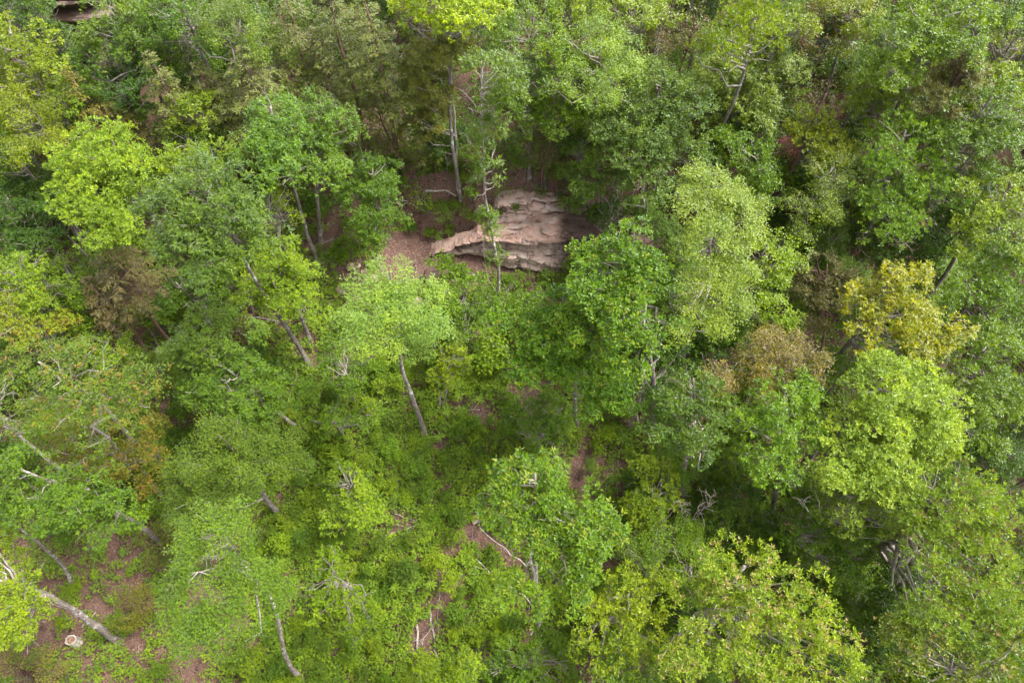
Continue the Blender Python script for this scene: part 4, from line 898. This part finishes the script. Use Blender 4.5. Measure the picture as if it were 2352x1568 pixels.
def beside(px, py, p, what, cname):
    d = min(NAMED, key=lambda t: (t[0] - px) ** 2 + (t[1] - py) ** 2)
    w = d[2].replace(',', '').split()[:7]
    while w[-1] in ('the', 'of', 'a', 'with', 'in', 'at', 'left', 'right', 'under', 'below', 'and', 'between', 'on', 'that', 'above', 'behind', 'beside', 'whose', 'its', 'to', 'half', 'its', 'by', 'over', 'from', 'near', 'just', 'top', 'big', 'bare', 'bottom', 'lower', 'upper', 'yellow', 'green', 'dark', 'pale', 'light', 'bright'): w.pop()
    dx, dy = px - d[0], py - d[1]
    rel = ('right of' if dx > 0 else 'left of') if abs(dx) > abs(dy) else ('below' if dy > 0 else 'above')
    w = w[:6]
    return f"{CN[cname]} {what} {rel} the {' '.join(w)}"
def zone(px, py):
    if py < 560: v = 'upper'
    elif py < 1000: v = 'middle'
    else: v = 'lower'
    h = 'left' if px < 800 else ('middle' if px < 1500 else 'right')
    return v, h
LAB = {('upper', 'left'): 'green shrub under the conifers and oaks of the upper left', ('upper', 'middle'): 'small green shrub on the reddish slope above the ledge', ('upper', 'right'): 'shaded green shrub between the crowns of the upper right',
       ('middle', 'left'): 'green shrub in the understory left of the pale central tree', ('middle', 'middle'): 'green shrub around the clearing in front of the ledge', ('middle', 'right'): 'dark green shrub in the shade of the right hand crowns',
       ('lower', 'left'): 'leafy green shrub on the litter of the lower left', ('lower', 'middle'): 'bushy green shrub in the thick undergrowth at the bottom centre', ('lower', 'right'): 'dark green shrub beneath the big lower right crowns'}
cnt = 0; tries = 0
spots = []
while cnt < 295 and tries < 20000:
    tries += 1
    px, py = rng.uniform(-60, 2412), rng.uniform(-60, 1640)
    p = hit(px, py); ing = inside(px, py)
    if 930 < px < 1450 and 440 < py < 690: continue
    if not (ing and py > 800) and rng.random() < .62: continue
    if ing and py > 1200 and px < 560 and rng.random() < .75: continue
    if ing and py < 850 and rng.random() < (.2 if py < 560 else .6): continue
    if any((p[0] - q[0]) ** 2 + (p[1] - q[1]) ** 2 < 1.1 for q in spots) or logdist(p[0], p[1]) < .7: continue
    spots.append(p)
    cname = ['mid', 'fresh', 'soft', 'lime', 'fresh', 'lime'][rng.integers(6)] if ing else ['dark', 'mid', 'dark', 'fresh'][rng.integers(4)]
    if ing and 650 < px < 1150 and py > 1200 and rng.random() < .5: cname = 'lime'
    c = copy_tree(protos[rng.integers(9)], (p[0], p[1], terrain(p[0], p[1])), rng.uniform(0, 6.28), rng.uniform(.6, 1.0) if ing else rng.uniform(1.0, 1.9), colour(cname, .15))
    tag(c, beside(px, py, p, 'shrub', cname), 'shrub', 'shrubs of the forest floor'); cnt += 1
sc_ = 0
for _ in range(400):                          # bushes rooted on the bank above the left end of the lip
    if sc_ >= 16: break
    i, j = rng.integers(4, int(len(BANK) * .42)), rng.integers(1, 7); p = BANK[i, j].copy()
    if p[0] > -.6 or any((p[0] - q[0]) ** 2 + (p[1] - q[1]) ** 2 < .6 for q in spots): continue
    spots.append(p); sc_ += 1; q = project(p); cname = ['mid', 'fresh', 'soft', 'mid'][rng.integers(4)]
    c = copy_tree(protos[rng.integers(9)], (p[0], p[1], p[2] - .1), rng.uniform(0, 6.28), rng.uniform(.45, .75), colour(cname, .15))
    tag(c, f"{CN[cname]} bush on the bank above the left rock lip", 'shrub', 'bushes on the bank above the lip')
for (x, y, Y, sc2, lab) in ((1186, 492, 40.0, .42, 'small green plant rooted on the face of the ledge'), (1290, 462, 40.8, .4, 'green tuft growing at the dark top right of the ledge'), (1010, 552, 38.6, .4, 'light green tuft on the upper side of the rock lip'), (1150, 500, 40.2, .35, 'tiny green plant at the left end of the upper beds')):
    p = atY(x, y, Y); c = copy_tree(protos[rng.integers(9)], (p[0], p[1], p[2] - .1), rng.uniform(0, 6), sc2, colour('mid')); tag(c, lab, 'plant')
sc_ = 0
for _ in range(9000):  # extra copies of the shrubs, stretched taller, added to thicken the clearing
    if sc_ >= 190: break
    px, py = rng.uniform(560, 1450), rng.uniform(860, 1620); p = hit(px, py)
    if not inside(px, py) or (px > 1150 and py < 1100 and rng.random() < .7): continue
    if logdist(p[0], p[1]) < .8 or any((p[0] - q[0]) ** 2 + (p[1] - q[1]) ** 2 < .55 for q in spots): continue
    spots.append(p); sc_ += 1; cname = ['mid', 'fresh', 'lime', 'fresh', 'lime', 'soft'][rng.integers(6)]
    c = copy_tree(protos[rng.integers(9)], (p[0], p[1], terrain(p[0], p[1])), rng.uniform(0, 6.28), rng.uniform(.42, .8), colour(cname, .15))
    c.name = 'sapling'; c.scale = (c.scale[0], c.scale[1], c.scale[2] * 1.5); tag(c, beside(px, py, p, 'sapling', cname), 'sapling', 'tall shrubs of the clearing')
for r_ in protos:
    for ch in list(r_.children): bpy.data.objects.remove(ch)
    bpy.data.objects.remove(r_)

# ------------------------------------------------------------------ more forest outside and behind the picture
fill = []
for i in range(5):
    E = [((0, 0, 9), 2.8, 2.8), ((1.5, .5, 8), 2.0, 2.0), ((-1.2, -1, 10.5), 1.9, 1.8)]
    V, Q, ti, ac, lob = crown_leaves(E, ['round', 'maple', 'fine', 'droop', 'round'][i], .8, 0)
    root = empty('broadleaf_tree', (0, 0, 0)); quads('crown', V, Q, M['leaf'], root, attrs=dict(tint=ti, accent=ac))
    tb = Tubes(); tb.add(trunk_pts(np.zeros(3), np.array([0, 0, 10.0])), np.linspace(.2, .07, 8), 8, .05); tb.build('trunk', M['bark'], root)
    tb = Tubes()
    for (p, o, r) in lob[:26]: tb.add(curve((0, 0, max(3, p[2] - 2.5)), p, 4, 0, .05), np.linspace(.06, .015, 4), 4)
    tb.build('branches', M['bark_pale'], root); fill.append(root)
k = 0; sp = []
for _ in range(16000):
    if k >= 78: break
    x, y = rng.uniform(-50, 50), rng.uniform(-14, 66)
    z = float(terrain(x, y)); p0 = project((x, y, z)); p1 = project((x, y, z + 9)); p2 = project((x, y, z + 13))
    if p1[2] < 18: continue
    def vis(p, m): return -m < p[0] < 2352 + m and -m < p[1] < 1568 + m
    mid = False
    if vis(p1, 95) or vis(p2, 70) or vis(p0, 0) and p0[1] > 500:
        continue
    if not vis(p1, 430) or (p1[1] < -60 and rng.random() < .5): continue
    if abs(p1[0] - 1176) > 1950 or p1[1] > 2300: continue
    if any((x - q[0]) ** 2 + (y - q[1]) ** 2 < 12 for q in sp): continue
    sp.append((x, y)); k += 1
    cname = ['mid', 'fresh', 'dark', 'soft', 'lime'][rng.integers(5)]
    c = copy_tree(fill[rng.integers(5)], (x, y, z), rng.uniform(0, 6.28), rng.uniform(.85, 1.25), colour(cname, .12))
    tag(c, beside(p1[0], p1[1], None, 'outer tree', cname), 'tree', 'surrounding forest trees')
print('fill trees', k)
# lower storey trees that close the canopy under the named crowns
k = 0; sp = []
for _ in range(9000):
    if k >= 128: break
    px, py = rng.uniform(-80, 2432), rng.uniform(-80, 1640)
    hh = rng.uniform(4.0, 6.0); p = hit(px, py, hh)
    g = project((p[0], p[1], terrain(p[0], p[1])))
    if inside(px, py) or inside(g[0], g[1]): continue
    if 880 < px < 1460 and 300 < py < 900: continue
    if 120 < px < 250 and py < 190: continue
    if any((p[0] - q[0]) ** 2 + (p[1] - q[1]) ** 2 < 4.0 for q in sp): continue
    sp.append(p); k += 1
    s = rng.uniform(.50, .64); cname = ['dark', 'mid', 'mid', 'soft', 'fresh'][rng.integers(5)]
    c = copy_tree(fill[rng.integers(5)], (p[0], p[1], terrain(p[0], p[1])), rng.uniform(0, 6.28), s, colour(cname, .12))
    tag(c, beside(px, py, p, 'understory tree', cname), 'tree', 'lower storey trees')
print('understory', k)
for r_ in fill:
    for ch in list(r_.children): bpy.data.objects.remove(ch)
    bpy.data.objects.remove(r_)

dup = {}
for o in SC.objects:
    if o.parent is None and o.get('group') in ('shrubs of the forest floor', 'lower storey trees', 'surrounding forest trees', 'tall shrubs of the clearing', 'bushes on the bank above the lip'): dup.setdefault(o['label'], []).append(o)
ORD = ['first', 'second', 'third', 'fourth', 'fifth', 'sixth', 'seventh', 'eighth', 'ninth', 'tenth', 'eleventh', 'twelfth']
for lab, os_ in dup.items():
    if len(os_) < 2: continue
    os_.sort(key=lambda o: project(o.location)[0])
    for i, o in enumerate(os_):
        pos = ('leftmost' if i == 0 else 'rightmost' if i == len(os_) - 1 else (ORD[i] + ' from left') if len(os_) > 3 else 'middle one')
        o['label'] = lab + ', ' + pos
# ------------------------------------------------------------------ ground cover, leaf litter, twigs: nobody could count them
def cover():
    n = 88000
    x = rng.uniform(-52, 52, n); y = rng.uniform(-12, 64, n); z = terrain(x, y)
    P = np.stack([x, y, z], 1); v = P - CAM; d = v @ FWD; px = 1176 + F * x / d; py = 784 - F * (v @ UP) / d
    ok = (px > -700) & (px < 3050) & (py > -400) & (py < 2000)
    nz = np.array([mnoise.noise(Vector((a * .33, b * .33, 1.5))) + .6 * mnoise.noise(Vector((a * .9, b * .9, 7.5))) for a, b in zip(x, y)])
    dn = np.full(n, .6)
    lowc = (px > 560) & (px < 1420) & (py > 820); dn[lowc] = 1.5
    dn[(px > 1100) & (px < 1560) & (py > 860) & (py < 1180)] = .65
    dn[(px < 600) & (py > 1180)] = .34
    dn[(px > 880) & (px < 1450) & (py > 560) & (py < 660)] = .0
    dn[(px > 1130) & (px < 1350) & (py > 640) & (py < 760)] = .75
    dn[(px > 640) & (px < 1400) & (py < 560)] = .45
    under = (x > -10) & (x < 24) & (y > 36.8) & (y < 42.3); dn[under] = 0
    dn[(px < -60) | (px > 2410) | (py < -60) | (py > 1630)] *= .45
    path = np.abs((px - 480) - (py - 1400) * -.25) < 45; dn[path & (py > 1280)] *= .25
    dn *= np.clip(logdist(x, y) / .6, .15, 1)
    keep = ok & (rng.random(n) < np.clip(dn * (1 + 1.5 * nz), 0, 1))
    P = P[keep]; nzk = nz[keep]; pyk = py[keep]; m = len(P); k = 20
    R = np.repeat; hgt = rng.uniform(.15, .75, m) + .5 * rng.random(m) * (nzk > .1); rad = rng.uniform(.25, .6, m)
    c = R(P, k, 0); dd = rnd_dirs(m * k); dd[:, 2] = np.abs(dd[:, 2])
    B = c + dd * R(rad, k)[:, None] * rng.uniform(.4, 1, m * k)[:, None] * np.array([1, 1, .6]); B[:, 2] += R(hgt, k)
    D = unit(dd * .6 + rng.normal(0, .8, (m * k, 3)) * np.array([1, 1, .4])); Nn = unit(np.array([0, 0, 1.0]) + rng.normal(0, .4, (m * k, 3)))
    sz = rng.uniform(.7, 1.3, m * k) * R(rng.uniform(.8, 1.25, m), k)
    V, Q = leaf_quads(B, D, Nn, .22 * sz, .15 * sz, tri=True)
    ti = np.clip(.5 + .2 * R(rng.standard_normal(m), k) + .15 * rng.standard_normal(m * k), 0, 1)
    half = R(rng.random(m) < .32 + .5 * (nzk > .25), k)
    q4 = V.reshape(-1, 3, 3)
    for nm, sel, col in (('ground_cover', ~half, (.165, .265, .028, 1)), ('ground_cover', half, (.215, .32, .028, 1))):
        W = q4[sel].reshape(-1, 3); o = quads(nm, W, np.arange(len(W)).reshape(-1, 3), M['leaf'], None, attrs=dict(tint=ti[sel], accent=np.zeros(sel.sum())))
        o.color = col; tag(o, 'dense low leafy ground cover on the forest floor', kind='stuff')
    print('cover leaves', m * k)
cover()
def litter():
    n = 60000
    x = rng.uniform(-30, 30, n); y = rng.uniform(-2, 56, n); z = terrain(x, y)
    P = np.stack([x, y, z], 1); v = P - CAM; d = v @ FWD; px = 1176 + F * x / d; py = 784 - F * (v @ UP) / d
    ok = np.array([inside(a, b) if (-60 < a < 2400 and -60 < b < 1640) else False for a, b in zip(px, py)])
    P = P[ok]; m = len(P); P[:, 2] += rng.uniform(.02, .07, m)
    D = rng.normal(0, 1, (m, 3)) * np.array([1, 1, .25]); Nn = unit(np.array([0, 0, 1.0]) + rng.normal(0, .3, (m, 3)))
    sz = rng.uniform(.7, 1.4, m); V, Q = leaf_quads(P, D, Nn, .15 * sz, .085 * sz, .15, -.1, tri=True)
    o = quads('leaf_litter', V, Q, M['dryleaf'], None, attrs=dict(tint=rng.random(m), accent=(rng.random(m) < .25).astype(float)))
    o.color = (.24, .125, .095, 1); tag(o, 'dry brown fallen leaves covering the forest floor', kind='stuff')
    # litter on the bank above the ledge
    tb = Tubes()
    for i in range(1100):
        while True:
            a, b = rng.uniform(-28, 26), rng.uniform(-1, 54); q = project((a, b, float(terrain(a, b))))
            if inside(q[0], q[1]): break
        az = rng.uniform(0, PI); L = rng.uniform(.5, 2.0); e = np.array([a + math.cos(az) * L, b + math.sin(az) * L])
        p0 = np.array([a, b, terrain(a, b) + .06]); p1 = np.array([e[0], e[1], terrain(e[0], e[1]) + rng.uniform(.06, .35)])
        tb.add(curve(p0, p1, 4, .03, .05), np.linspace(.022, .008, 4) * rng.uniform(.7, 1.5), 3)
    o = tb.build('fallen_twigs', M['bark_pale']); o.color = (.7, .62, .6, 1); tag(o, 'thin fallen twigs scattered over the leaf litter', kind='stuff')
M['dryleaf'] = leaf_mat('dry_leaf', young=(1.5, 1.4, 1.35), accent=(.34, .21, .15), trans=.1, gloss=.1)
litter()
print('polys', sum(len(m.polygons) * (1 if len(m.polygons) and m.polygons[0].loop_total == 3 else 2) for m in bpy.data.meshes), 'objects', len(bpy.data.objects))
